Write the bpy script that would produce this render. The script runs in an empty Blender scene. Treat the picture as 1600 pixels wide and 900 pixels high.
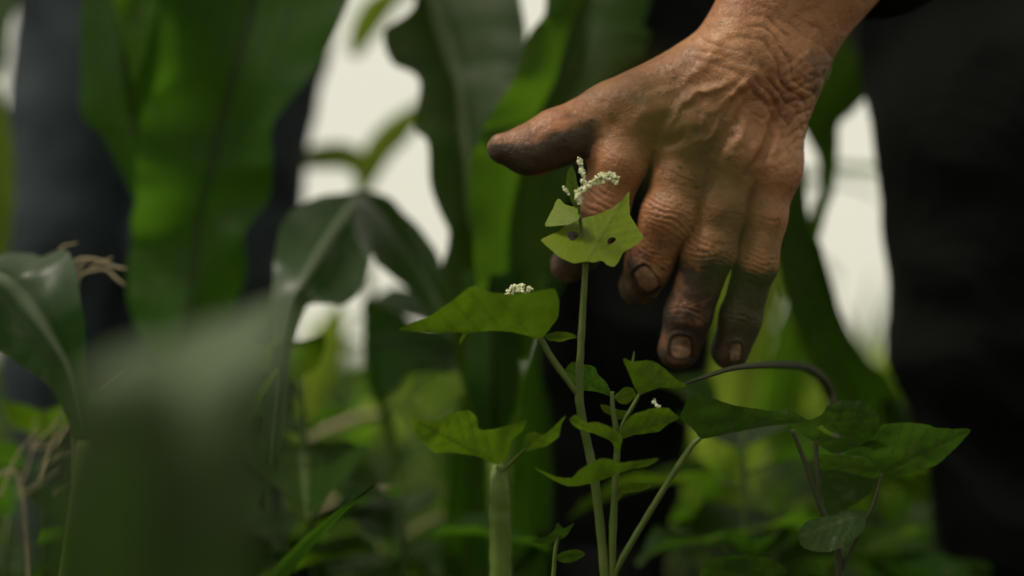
import bpy, bmesh, math, random
import numpy as np
from mathutils import Vector, Matrix
from mathutils.geometry import delaunay_2d_cdt

# ------------------------------------------------------------------ camera, world, light
SC = bpy.context.scene
COL = SC.collection
K = 0.72 / 1600.0            # metres per photo pixel per metre of distance (50 mm lens)
CAM_H = 0.35
TILT = math.radians(2.9)
CT, ST = math.cos(TILT), math.sin(TILT)

cam_d = bpy.data.cameras.new("camera")
cam = bpy.data.objects.new("camera", cam_d)
COL.objects.link(cam)
cam.location = (0, 0, CAM_H)
cam.rotation_euler = (math.pi / 2 + TILT, 0, 0)
cam_d.lens = 50
cam_d.sensor_width = 36
cam_d.clip_start = 0.02
cam_d.clip_end = 3000
cam_d.dof.use_dof = True
cam_d.dof.focus_distance = 0.645
cam_d.dof.aperture_fstop = 2.8
SC.camera = cam

world = bpy.data.worlds.new("World")
SC.world = world
world.use_nodes = True
SUN_EL, SUN_ROT = math.radians(52), math.radians(-42)     # sun behind thin overcast, upper left, this side of the hand
nt = world.node_tree
nt.nodes.clear()
wo = nt.nodes.new("ShaderNodeOutputWorld")
bg = nt.nodes.new("ShaderNodeBackground")
sky = nt.nodes.new("ShaderNodeTexSky")
sky.sky_type = 'NISHITA'
sky.sun_disc = False
sky.sun_elevation = SUN_EL
sky.sun_rotation = SUN_ROT
sky.air_density = 1.0
sky.dust_density = 6.0
sky.ozone_density = 1.0
hs = nt.nodes.new("ShaderNodeHueSaturation")
hs.inputs['Saturation'].default_value = 0.12
mixw = nt.nodes.new("ShaderNodeMix"); mixw.data_type = 'RGBA'; mixw.blend_type = 'MIX'
mixw.inputs[0].default_value = 0.85                                  # cloud cover: an even pale warm veil
mixw.inputs[7].default_value = (8.9, 8.55, 6.9, 1)
nt.links.new(sky.outputs[0], hs.inputs['Color'])
nt.links.new(hs.outputs[0], mixw.inputs[6])
nt.links.new(mixw.outputs[2], bg.inputs[0])
bg.inputs[1].default_value = 0.1
nt.links.new(bg.outputs[0], wo.inputs[0])

sun_d = bpy.data.lights.new("sun", 'SUN')
sun_d.energy = 2.4
sun_d.angle = math.radians(14)
sun_d.color = (1.0, 0.9, 0.74)
sun = bpy.data.objects.new("sun", sun_d)
COL.objects.link(sun)
SUN_DIR = Vector((-0.50, -0.22, 0.85))            # towards the sun
sun.rotation_euler = SUN_DIR.to_track_quat('Z', 'Y').to_euler()
sky.sun_elevation = math.asin(SUN_DIR.normalized().z)
sky.sun_rotation = math.atan2(SUN_DIR.x, SUN_DIR.y)

SC.view_settings.view_transform = 'Standard'
SC.view_settings.look = 'None'
SC.view_settings.exposure = 0.0
SC.view_settings.gamma = 1.0
SC.render.engine = 'CYCLES'
SC.cycles.use_denoising = True
SC.cycles.max_bounces = 8
SC.cycles.transmission_bounces = 6
SC.cycles.sample_clamp_indirect = 4.0

# ------------------------------------------------------------------ helpers
def P(px, py, d):
    """photo pixel + distance along the view axis -> world point"""
    a = (px - 800) * K * d
    b = (450 - py) * K * d
    return np.array((a, d * CT - b * ST, CAM_H + d * ST + b * CT))

def Pv(px, py, d):
    px, py, d = np.broadcast_arrays(np.asarray(px, float), np.asarray(py, float), np.asarray(d, float))
    a = (px - 800) * K * d
    b = (450 - py) * K * d
    return np.stack((a, d * CT - b * ST, CAM_H + d * ST + b * CT), -1)

def unP(v):
    y, z = v[..., 1], v[..., 2] - CAM_H
    d = y * CT + z * ST
    b = -y * ST + z * CT
    return 800 + v[..., 0] / (K * d), 450 - b / (K * d), d

def tag(o, label=None, cat=None, group=None, kind=None):
    if label: o['label'] = label
    if cat: o['category'] = cat
    if group: o['group'] = group
    if kind: o['kind'] = kind
    return o

def thing(name, label, cat, loc=(0, 0, 0), group=None):
    o = bpy.data.objects.new(name, None)
    o.empty_display_size = 0.05
    COL.objects.link(o)
    o.location = tuple(float(c) for c in loc)
    return tag(o, label, cat, group)

def root_off(o):
    t = Vector((0, 0, 0))
    while o is not None:
        t += o.location
        o = o.parent
    return np.array(t)

def mesh_obj(name, verts, faces, mat, parent=None, smooth=True, uv=None, attrs=None):
    verts = np.asarray(verts, float)
    if parent is not None:
        verts = verts - root_off(parent)
    me = bpy.data.meshes.new(name)
    me.from_pydata(verts.tolist(), [], [list(map(int, f)) for f in faces] if not isinstance(faces, np.ndarray) else faces.tolist())
    if smooth:
        me.polygons.foreach_set("use_smooth", [True] * len(me.polygons))
    if uv is not None:
        l = me.uv_layers.new(name="UVMap")
        li = np.empty(len(me.loops), int)
        me.loops.foreach_get("vertex_index", li)
        l.data.foreach_set("uv", np.asarray(uv, float)[li].ravel())
    if attrs:
        for k, a in attrs.items():
            at = me.attributes.new(k, 'FLOAT', 'POINT')
            at.data.foreach_set("value", np.asarray(a, float))
    for m in (mat if isinstance(mat, (list, tuple)) else [mat]):
        me.materials.append(m)
    me.update()
    o = bpy.data.objects.new(name, me)
    COL.objects.link(o)
    if parent is not None:
        o.parent = parent
    return o

def catmull(pts, n):
    pts = np.asarray(pts, float)
    m = len(pts)
    ext = np.vstack((2 * pts[0] - pts[1], pts, 2 * pts[-1] - pts[-2]))
    t = np.linspace(0, m - 1, n)
    i = np.minimum(t.astype(int), m - 2)
    f = (t - i)[:, None]
    p0, p1, p2, p3 = ext[i], ext[i + 1], ext[i + 2], ext[i + 3]
    return 0.5 * (2 * p1 + (p2 - p0) * f + (2 * p0 - 5 * p1 + 4 * p2 - p3) * f ** 2 + (3 * p1 - p0 - 3 * p2 + p3) * f ** 3)

def hash3(i, j, k, seed):
    h = (i * 374761393 + j * 668265263 + k * 1274126177 + seed * 974634541) & 0x7fffffff
    h = ((h ^ (h >> 13)) * 1103515245) & 0x7fffffff
    h = (h ^ (h >> 16)) & 0x7fffffff
    return h / 0x7fffffff

def vnoise(p, scale, seed=0):
    q = np.asarray(p, float) / scale
    i = np.floor(q).astype(np.int64)
    f = q - i
    f = f * f * (3 - 2 * f)
    r = 0
    for a in (0, 1):
        for b in (0, 1):
            for c in (0, 1):
                w = (f[..., 0] if a else 1 - f[..., 0]) * (f[..., 1] if b else 1 - f[..., 1]) * (f[..., 2] if c else 1 - f[..., 2])
                r = r + w * hash3(i[..., 0] + a, i[..., 1] + b, i[..., 2] + c, seed)
    return r * 2 - 1

# ------------------------------------------------------------------ materials
def new_mat(name):
    m = bpy.data.materials.new(name)
    m.use_nodes = True
    t = m.node_tree
    for n in list(t.nodes):
        t.nodes.remove(n)
    return m, t, t.nodes.new, t.links.new

def ramp(N, L, src, stops):
    r = N("ShaderNodeValToRGB")
    e = r.color_ramp.elements
    while len(e) < len(stops): e.new(0.5)
    for q, (p, c) in zip(e, stops):
        q.position = p
        q.color = (*c, 1) if len(c) == 3 else c
    L(src, r.inputs[0])
    return r.outputs[0]

def leaf_mat(name, dark, light, trans, tfac=0.4, rough=0.45, stripes=60, rib=(0.12, 0.17, 0.06), spec=0.35, ribw=0.035, scale=9.0, bump=0.25):
    m, t, N, L = new_mat(name)
    out = N("ShaderNodeOutputMaterial")
    tc = N("ShaderNodeTexCoord")
    oi = N("ShaderNodeObjectInfo")
    no = N("ShaderNodeTexNoise"); no.inputs['Scale'].default_value = scale; no.inputs['Detail'].default_value = 5
    L(tc.outputs['Object'], no.inputs['Vector'])
    addr = N("ShaderNodeMath"); addr.operation = 'MULTIPLY_ADD'
    addr.inputs[1].default_value = 0.35; addr.inputs[2].default_value = -0.17
    L(oi.outputs['Random'], addr.inputs[0])
    add = N("ShaderNodeMath"); add.operation = 'ADD'
    L(no.outputs[0], add.inputs[0]); L(addr.outputs[0], add.inputs[1])
    col = ramp(N, L, add.outputs[0], [(0.3, dark), (0.7, light)])
    hgt = None
    sx = N("ShaderNodeSeparateXYZ")
    L(tc.outputs['UV'], sx.inputs[0])
    if stripes:
        mu = N("ShaderNodeMath"); mu.operation = 'MULTIPLY'; mu.inputs[1].default_value = stripes * 2 * math.pi
        n4 = N('ShaderNodeTexNoise'); n4.noise_dimensions = '1D'; n4.inputs['Scale'].default_value = 24; n4.inputs['Detail'].default_value = 3; L(sx.outputs[0], n4.inputs['W'])
        L(sx.outputs[0], mu.inputs[0])
        sn = N("ShaderNodeMath"); sn.operation = 'SINE'; L(mu.outputs[0], sn.inputs[0])
        hgt = sn.outputs[0]
        ma = N("ShaderNodeMath"); ma.operation = 'MULTIPLY_ADD'; ma.inputs[1].default_value = 1.5; ma.inputs[2].default_value = 0.25
        L(n4.outputs[0], ma.inputs[0])
        vm = N("ShaderNodeMix"); vm.data_type = 'RGBA'; vm.blend_type = 'MULTIPLY'; vm.inputs[0].default_value = 1
        L(col, vm.inputs[6]); L(ma.outputs[0], vm.inputs[7])
        col = vm.outputs[2]
        sb = N("ShaderNodeMath"); sb.operation = 'SUBTRACT'; sb.inputs[1].default_value = 0.5; L(sx.outputs[0], sb.inputs[0])
        ab = N("ShaderNodeMath"); ab.operation = 'ABSOLUTE'; L(sb.outputs[0], ab.inputs[0])
        mr = N("ShaderNodeMapRange"); mr.inputs[1].default_value = ribw * 0.5; mr.inputs[2].default_value = ribw * 1.5
        mr.inputs[3].default_value = 1; mr.inputs[4].default_value = 0
        L(ab.outputs[0], mr.inputs[0])
        ribf = mr.outputs[0]
    else:
        at = N("ShaderNodeAttribute"); at.attribute_name = "vein"
        ribf = at.outputs['Fac']
        n2 = N("ShaderNodeTexVoronoi"); n2.feature = 'DISTANCE_TO_EDGE'; n2.inputs['Scale'].default_value = 260
        L(tc.outputs['Object'], n2.inputs['Vector'])
        m2 = N("ShaderNodeMath"); m2.operation = 'MINIMUM'; m2.inputs[1].default_value = 0.12; L(n2.outputs['Distance'], m2.inputs[0])
        m3 = N("ShaderNodeMath"); m3.operation = 'MULTIPLY'; m3.inputs[1].default_value = 6; L(m2.outputs[0], m3.inputs[0])
        hgt = m3.outputs[0]
    rm = N("ShaderNodeMix"); rm.data_type = 'RGBA'
    rf = N("ShaderNodeMath"); rf.operation = 'MULTIPLY'; rf.inputs[1].default_value = 0.75; L(ribf, rf.inputs[0])
    L(rf.outputs[0], rm.inputs[0]); L(col, rm.inputs[6]); rm.inputs[7].default_value = (*rib, 1)
    # specks of dust and blemish
    n3 = N("ShaderNodeTexNoise"); n3.inputs['Scale'].default_value = 70; n3.inputs['Detail'].default_value = 3
    L(tc.outputs['Object'], n3.inputs['Vector'])
    sp = ramp(N, L, n3.outputs[0], [(0.60, (0, 0, 0)), (0.74, (1, 1, 1))])
    dm = N("ShaderNodeMix"); dm.data_type = 'RGBA'
    sm = N("ShaderNodeMath"); sm.operation = 'MULTIPLY'; sm.inputs[1].default_value = 0.35; L(sp, sm.inputs[0])
    L(sm.outputs[0], dm.inputs[0]); L(rm.outputs[2], dm.inputs[6]); dm.inputs[7].default_value = (0.13, 0.12, 0.06, 1)
    bp = N("ShaderNodeBump"); bp.inputs['Strength'].default_value = bump; bp.inputs['Distance'].default_value = 0.0006
    L(hgt, bp.inputs['Height'])
    pb = N("ShaderNodeBsdfPrincipled")
    L(dm.outputs[2], pb.inputs['Base Color']); L(bp.outputs[0], pb.inputs['Normal'])
    pb.inputs['Roughness'].default_value = rough
    pb.inputs['Specular IOR Level'].default_value = spec
    tr = N("ShaderNodeBsdfTranslucent")
    tm = N("ShaderNodeMix"); tm.data_type = 'RGBA'; tm.blend_type = 'MULTIPLY'; tm.inputs[0].default_value = 1
    tv = N("ShaderNodeMapRange"); tv.inputs[1].default_value = 0.3; tv.inputs[2].default_value = 0.7; tv.inputs[3].default_value = 0.7; tv.inputs[4].default_value = 1.25
    L(add.outputs[0], tv.inputs[0])
    tm.inputs[6].default_value = (*trans, 1); L(tv.outputs[0], tm.inputs[7])
    ti = N("ShaderNodeMapRange"); ti.inputs[3].default_value = 1; ti.inputs[4].default_value = 0.45; L(ribf, ti.inputs[0])
    tn = N("ShaderNodeMix"); tn.data_type = 'RGBA'; tn.blend_type = 'MULTIPLY'; tn.inputs[0].default_value = 1
    L(tm.outputs[2], tn.inputs[6]); L(ti.outputs[0], tn.inputs[7])
    L(tn.outputs[2], tr.inputs[0]); L(bp.outputs[0], tr.inputs['Normal'])
    mx = N("ShaderNodeMixShader"); mx.inputs[0].default_value = tfac
    L(pb.outputs[0], mx.inputs[1]); L(tr.outputs[0], mx.inputs[2])
    L(mx.outputs[0], out.inputs[0])
    return m

def solid_mat(name, c1, c2, rough=0.7, scale=30.0, bump=0.3, dist=0.002, spec=0.3, detail=6, stretch=None):
    m, t, N, L = new_mat(name)
    out = N("ShaderNodeOutputMaterial")
    tc = N("ShaderNodeTexCoord")
    no = N("ShaderNodeTexNoise"); no.inputs['Scale'].default_value = scale; no.inputs['Detail'].default_value = detail
    if stretch:
        mp = N("ShaderNodeMapping"); mp.inputs['Scale'].default_value = stretch
        L(tc.outputs['Object'], mp.inputs[0]); L(mp.outputs[0], no.inputs['Vector'])
    else:
        L(tc.outputs['Object'], no.inputs['Vector'])
    col = ramp(N, L, no.outputs[0], [(0.3, c1), (0.7, c2)])
    pb = N("ShaderNodeBsdfPrincipled")
    L(col, pb.inputs['Base Color'])
    pb.inputs['Roughness'].default_value = rough
    pb.inputs['Specular IOR Level'].default_value = spec
    bp = N("ShaderNodeBump"); bp.inputs['Strength'].default_value = bump; bp.inputs['Distance'].default_value = dist
    L(no.outputs[0], bp.inputs['Height']); L(bp.outputs[0], pb.inputs['Normal'])
    L(pb.outputs[0], out.inputs[0])
    return m

def cloth_mat(name, c1, c2, weave=900):
    m, t, N, L = new_mat(name)
    out = N("ShaderNodeOutputMaterial")
    tc = N("ShaderNodeTexCoord")
    no = N("ShaderNodeTexNoise"); no.inputs['Scale'].default_value = 14; no.inputs['Detail'].default_value = 6
    L(tc.outputs['Object'], no.inputs['Vector'])
    wv = N("ShaderNodeTexWave"); wv.inputs['Scale'].default_value = weave / 20; wv.bands_direction = 'DIAGONAL'
    wv.inputs['Distortion'].default_value = 1.5
    L(tc.outputs['Object'], wv.inputs['Vector'])
    col = ramp(N, L, no.outputs[0], [(0.3, c1), (0.7, c2)])
    pb = N("ShaderNodeBsdfPrincipled")
    L(col, pb.inputs['Base Color'])
    pb.inputs['Roughness'].default_value = 0.9
    pb.inputs['Specular IOR Level'].default_value = 0.12
    bp = N("ShaderNodeBump"); bp.inputs['Strength'].default_value = 0.35; bp.inputs['Distance'].default_value = 0.0008
    L(wv.outputs[1], bp.inputs['Height'])
    b2 = N("ShaderNodeBump"); b2.inputs['Strength'].default_value = 0.5; b2.inputs['Distance'].default_value = 0.01
    L(no.outputs[0], b2.inputs['Height']); L(bp.outputs[0], b2.inputs['Normal'])
    L(b2.outputs[0], pb.inputs['Normal'])
    L(pb.outputs[0], out.inputs[0])
    return m

def skin_mat():
    m, t, N, L = new_mat("weathered_skin")
    out = N("ShaderNodeOutputMaterial")
    tc = N("ShaderNodeTexCoord")
    def noise(s, d=5):
        n = N("ShaderNodeTexNoise"); n.inputs['Scale'].default_value = s; n.inputs['Detail'].default_value = d
        L(tc.outputs['Object'], n.inputs['Vector'])
        return n.outputs[0]
    n1 = noise(45)
    col = ramp(N, L, n1, [(0.28, (0.22, 0.090, 0.038)), (0.5, (0.345, 0.158, 0.070)), (0.74, (0.46, 0.24, 0.118))])
    def attr(k):
        a = N("ShaderNodeAttribute"); a.attribute_name = k
        return a.outputs['Fac']
    def mix(f, a, b):
        x = N("ShaderNodeMix"); x.data_type = 'RGBA'
        L(f, x.inputs[0]); L(a, x.inputs[6])
        if isinstance(b, tuple): x.inputs[7].default_value = (*b, 1)
        else: L(b, x.inputs[7])
        return x.outputs[2]
    col = mix(attr("redness"), col, (0.36, 0.11, 0.06))
    col = mix(attr("nail"), col, (0.42, 0.24, 0.15))
    # dirt: broken up by noise, rubbed-in soil together with painted crease and underside shade
    n2 = noise(160, 8)
    ma = N("ShaderNodeMath"); ma.operation = 'MULTIPLY_ADD'; ma.inputs[1].default_value = 1.7; ma.inputs[2].default_value = -0.87
    L(n2, ma.inputs[0])
    ad = N("ShaderNodeMath"); ad.operation = 'ADD'; L(attr("dirt_shade"), ad.inputs[0]); L(ma.outputs[0], ad.inputs[1])
    mr = N("ShaderNodeMapRange"); mr.inputs[1].default_value = 0.12; mr.inputs[2].default_value = 0.85; mr.inputs[4].default_value = 0.93
    L(ad.outputs[0], mr.inputs[0])
    dcol = ramp(N, L, noise(60), [(0.3, (0.016, 0.014, 0.012)), (0.7, (0.055, 0.042, 0.031))])
    col = mix(mr.outputs[0], col, dcol)
    # fine crackle of creases
    vo = N("ShaderNodeTexVoronoi"); vo.feature = 'DISTANCE_TO_EDGE'; vo.inputs['Scale'].default_value = 420
    nw = N("ShaderNodeTexNoise"); nw.inputs['Scale'].default_value = 120
    L(tc.outputs['Object'], nw.inputs['Vector'])
    vx = N("ShaderNodeMix"); vx.data_type = 'RGBA'; vx.inputs[0].default_value = 0.02
    L(tc.outputs['Object'], vx.inputs[6]); L(nw.outputs[1], vx.inputs[7])
    L(vx.outputs[2], vo.inputs['Vector'])
    mn = N("ShaderNodeMath"); mn.operation = 'MINIMUM'; mn.inputs[1].default_value = 0.25; L(vo.outputs['Distance'], mn.inputs[0])
    b1 = N("ShaderNodeBump"); b1.inputs['Strength'].default_value = 0.45; b1.inputs['Distance'].default_value = 0.0012
    L(mn.outputs[0], b1.inputs['Height'])
    b2 = N("ShaderNodeBump"); b2.inputs['Strength'].default_value = 0.4; b2.inputs['Distance'].default_value = 0.002
    L(noise(130, 6), b2.inputs['Height']); L(b1.outputs[0], b2.inputs['Normal'])
    pb = N("ShaderNodeBsdfPrincipled")
    L(col, pb.inputs['Base Color'])
    L(b2.outputs[0], pb.inputs['Normal'])
    pb.inputs['Roughness'].default_value = 0.46
    pb.inputs['Specular IOR Level'].default_value = 0.42
    pb.inputs['Subsurface Weight'].default_value = 0.12
    pb.inputs['Subsurface Radius'].default_value = (1.0, 0.4, 0.2)
    pb.inputs['Subsurface Scale'].default_value = 0.004
    L(pb.outputs[0], out.inputs[0])
    return m

M = {}
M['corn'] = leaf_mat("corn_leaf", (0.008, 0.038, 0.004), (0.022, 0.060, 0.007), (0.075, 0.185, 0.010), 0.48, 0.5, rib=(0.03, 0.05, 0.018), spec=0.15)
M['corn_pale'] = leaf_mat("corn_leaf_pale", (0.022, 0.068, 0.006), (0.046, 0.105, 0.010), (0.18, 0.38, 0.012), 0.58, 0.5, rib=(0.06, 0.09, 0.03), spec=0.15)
M['corn_grey'] = leaf_mat("corn_leaf_grey_sheen", (0.014, 0.044, 0.010), (0.036, 0.072, 0.022), (0.07, 0.20, 0.008), 0.40, 0.33, rib=(0.20, 0.25, 0.15), spec=0.6, ribw=0.05)  # midrib paled to put a glossy sheen into the colour
M['corn_near'] = leaf_mat("corn_leaf_near", (0.030, 0.058, 0.020), (0.078, 0.112, 0.052), (0.03, 0.09, 0.006), 0.2, 0.5, rib=(0.12, 0.15, 0.08), spec=0.35, ribw=0.05)
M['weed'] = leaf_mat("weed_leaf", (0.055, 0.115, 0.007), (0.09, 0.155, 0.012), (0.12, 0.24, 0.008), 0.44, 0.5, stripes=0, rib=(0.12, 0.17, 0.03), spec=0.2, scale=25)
M['weed_lit'] = leaf_mat("weed_leaf_front_lit", (0.13, 0.19, 0.010), (0.17, 0.23, 0.016), (0.26, 0.36, 0.010), 0.4, 0.5, stripes=0, rib=(0.16, 0.21, 0.04), spec=0.2, scale=25)  # brighter copy of the weed leaf, front light put into its colour
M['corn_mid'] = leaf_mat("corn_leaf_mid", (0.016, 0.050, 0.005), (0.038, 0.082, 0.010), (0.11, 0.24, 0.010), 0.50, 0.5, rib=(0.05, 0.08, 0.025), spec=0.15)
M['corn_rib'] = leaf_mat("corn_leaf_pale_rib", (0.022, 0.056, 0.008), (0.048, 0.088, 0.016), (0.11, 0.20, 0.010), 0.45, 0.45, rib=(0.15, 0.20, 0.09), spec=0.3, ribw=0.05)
M['corn_glow'] = leaf_mat("corn_leaf_yellow_green", (0.035, 0.075, 0.010), (0.065, 0.115, 0.016), (0.36, 0.50, 0.05), 0.68, 0.5, rib=(0.07, 0.10, 0.03), spec=0.15)  # yellow-green leaf, backlit glow raised in its translucent colour
M['olive'] = leaf_mat("grass_blade_olive", (0.055, 0.055, 0.014), (0.075, 0.07, 0.02), (0.10, 0.10, 0.02), 0.3, 0.6, spec=0.1)
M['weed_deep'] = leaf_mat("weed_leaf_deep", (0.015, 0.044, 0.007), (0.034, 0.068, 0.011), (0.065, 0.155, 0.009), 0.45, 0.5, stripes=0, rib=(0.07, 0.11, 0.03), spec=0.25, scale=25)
M['grass'] = leaf_mat("grass_blade", (0.012, 0.040, 0.004), (0.045, 0.095, 0.009), (0.13, 0.26, 0.010), 0.48, 0.55, scale=2.2, spec=0.15)
M['stem'] = solid_mat("weed_stem", (0.042, 0.080, 0.010), (0.090, 0.125, 0.024), 0.5, 60, 0.2, 0.001)
M['stem_green'] = solid_mat("shaded_stem", (0.025, 0.05, 0.008), (0.05, 0.08, 0.015), 0.6, 60, 0.2, 0.001)
M['stem_pale'] = solid_mat("pale_weed_stem", (0.055, 0.105, 0.012), (0.105, 0.155, 0.030), 0.5, 25, 0.3, 0.001, stretch=(6, 6, 0.8))
M['stem_dark'] = solid_mat("vine_stem", (0.016, 0.022, 0.007), (0.036, 0.040, 0.015), 0.6, 60, 0.3, 0.001)
M['stalk'] = solid_mat("corn_stalk", (0.15, 0.235, 0.045), (0.22, 0.30, 0.08), 0.45, 25, 0.2, 0.002, stretch=(8, 8, 0.6))
M['petal'] = solid_mat("flower_bud", (0.50, 0.56, 0.26), (0.86, 0.84, 0.64), 0.6, 650, 0.2, 0.001)
M['dry'] = solid_mat("dry_straw", (0.20, 0.16, 0.09), (0.36, 0.31, 0.19), 0.8, 80, 0.4, 0.002)
M['soil'] = solid_mat("soil", (0.018, 0.014, 0.009), (0.055, 0.042, 0.026), 0.95, 14, 0.9, 0.03, detail=10)
M['jeans'] = cloth_mat("blue_grey_denim", (0.018, 0.027, 0.033), (0.042, 0.054, 0.062))
M['black'] = cloth_mat("black_cloth", (0.0032, 0.0038, 0.0036), (0.0062, 0.0070, 0.0066))
M['shirt'] = cloth_mat("grey_work_shirt", (0.05, 0.055, 0.055), (0.085, 0.09, 0.085))
M['rubber'] = solid_mat("boot_rubber", (0.006, 0.008, 0.008), (0.012, 0.014, 0.013), 0.65, 20, 0.15, 0.003)
M['hair'] = solid_mat("hair_grey_black", (0.012, 0.011, 0.010), (0.05, 0.048, 0.045), 0.6, 120, 0.6, 0.004)
M['eye'] = solid_mat("eye_white", (0.55, 0.52, 0.48), (0.65, 0.62, 0.58), 0.2, 10, 0.0, 0.001)
M['skin'] = skin_mat()

# ------------------------------------------------------------------ ground
def ground():
    n = 80
    xs = np.sign(np.linspace(-1, 1, n)) * np.abs(np.linspace(-1, 1, n)) ** 4 * 400
    ys = np.linspace(-1, 1, n); ys = np.sign(ys) * np.abs(ys) ** 4 * 400 + 2
    X, Y = np.meshgrid(xs, ys, indexing='ij')
    p = np.stack((X, Y, np.zeros_like(X)), -1)
    r = np.clip(1 - np.hypot(X, Y) / 60, 0, 1)
    Z = (vnoise(p, 0.5, 3) * 0.012 + vnoise(p, 0.16, 4) * 0.006) * r
    p[..., 2] = Z - 0.012
    idx = np.arange(n * n).reshape(n, n)
    f = np.stack((idx[:-1, :-1], idx[1:, :-1], idx[1:, 1:], idx[:-1, 1:]), -1).reshape(-1, 4)
    o = mesh_obj("ground", p.reshape(-1, 3), f, M['soil'])
    tag(o, kind='structure')
ground()

# ------------------------------------------------------------------ plant pieces
def blade(name, rows, mat, parent, nu=11, nv=44, wave=0.0, seed=0, freq=9.0, label=None):
    """corn leaf lofted through rows of (left px, py, mid px, py, right px, py, depth left, mid, right)"""
    rows = np.array(rows, float)
    R = catmull(rows, nv)
    Lw = Pv(R[:, 0], R[:, 1], R[:, 6]); Mw = Pv(R[:, 2], R[:, 3], R[:, 7]); Rw = Pv(R[:, 4], R[:, 5], R[:, 8])
    return loft(name, Lw, Mw, Rw, mat, parent, nu, wave, seed, freq, label)

def loft(name, Lw, Mw, Rw, mat, parent, nu=11, wave=0.0, seed=0, freq=9.0, label=None):
    nv = len(Lw)
    us = np.linspace(-1, 1, nu)
    V = np.empty((nv, nu, 3))
    nrm = np.cross(Rw - Lw, np.gradient(Mw, axis=0))
    nrm /= np.linalg.norm(nrm, axis=1, keepdims=True) + 1e-9
    w = np.linalg.norm(Rw - Lw, axis=1)
    vv = np.linspace(0, 1, nv)
    rng = random.Random(seed)
    ph = [rng.uniform(0, 6.28) for _ in range(6)]
    for j, u in enumerate(us):
        side = Lw if u < 0 else Rw
        a = abs(u)
        V[:, j] = Mw + (side - Mw) * a
        # belly of each half and the groove at the midrib
        V[:, j] += nrm * (0.055 * w * math.sin(math.pi * a))[:, None]
        k = 0 if u < 0 else 3
        ripple = np.sin(vv * freq * 2 + ph[k]) + 0.6 * np.sin(vv * freq * 3.7 + ph[k + 1]) + 0.35 * np.sin(vv * freq * 7.9 + ph[k + 2])
        V[:, j] += nrm * (wave * a ** 2 * ripple)[:, None]
    idx = np.arange(nv * nu).reshape(nv, nu)
    f = np.stack((idx[:-1, :-1], idx[1:, :-1], idx[1:, 1:], idx[:-1, 1:]), -1).reshape(-1, 4)
    uv = np.stack(np.broadcast_arrays((us[None] * 0.5 + 0.5), vv[:, None]), -1).reshape(-1, 2)
    o = mesh_obj(name, V.reshape(-1, 3), f, mat, parent, uv=uv)
    if label: o['label'] = label
    return o

def tube_mesh(pts, radii, n=10, res=None, knots=None):
    pts = np.asarray(pts, float)
    m = res or max(8, len(pts) * 8)
    q = catmull(np.column_stack((pts, np.asarray(radii, float))), m)
    c, r = q[:, :3], np.maximum(q[:, 3], 1e-5)
    tg = np.gradient(c, axis=0)
    tg /= np.linalg.norm(tg, axis=1, keepdims=True) + 1e-12
    up = np.array((0.31, 0.9, 0.2))
    V = []
    for i in range(m):
        s = np.cross(tg[i], up); s /= np.linalg.norm(s)
        b = np.cross(s, tg[i])
        a = np.arange(n) / n * 2 * math.pi
        V.append(c[i] + r[i] * (np.cos(a)[:, None] * s + np.sin(a)[:, None] * b))
    V = np.concatenate(V + [c[:1], c[-1:]])
    F = []
    for i in range(m - 1):
        for j in range(n):
            F.append((i * n + j, i * n + (j + 1) % n, (i + 1) * n + (j + 1) % n, (i + 1) * n + j))
    e0, e1 = m * n, m * n + 1
    for j in range(n):
        F.append((e0, (j + 1) % n, j)); F.append((e1, (m - 1) * n + j, (m - 1) * n + (j + 1) % n))
    return V, F

def stem_px(name, pts, mat, parent, res=None):
    """pts: (px, py, depth, radius px)"""
    w = [P(a, b, d) for a, b, d, r in pts]
    rr = [r * K * d for a, b, d, r in pts]
    if len(w) > 5:
        w = [p + 0.0011 * np.array((vnoise(p * 1.0, .02, 71), 0, vnoise(p * 1.0, .02, 72))) for p in w]
    V, F = tube_mesh(w, rr, 10, res)
    ctr = catmull(np.array(w), len(V) // 10) if len(w) > 1 else None
    c = np.repeat(ctr[:len(V) // 10], 10, 0)
    n_ = len(c)
    rad = V[:n_] - c
    ang = np.tile(np.arange(10) / 10 * 2 * math.pi, n_ // 10)
    al = np.repeat(np.arange(n_ // 10) / (n_ / 10), 10)
    V[:n_] = c + rad * (1 + 0.07 * np.sin(ang * 3) + 0.07 * np.exp(-((((al * 5.3) % 1) - .5) / .05) ** 2) + 0.10 * vnoise(V[:n_], 0.004, 5))[:, None]
    return mesh_obj(name, V, F, mat, parent)

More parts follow.
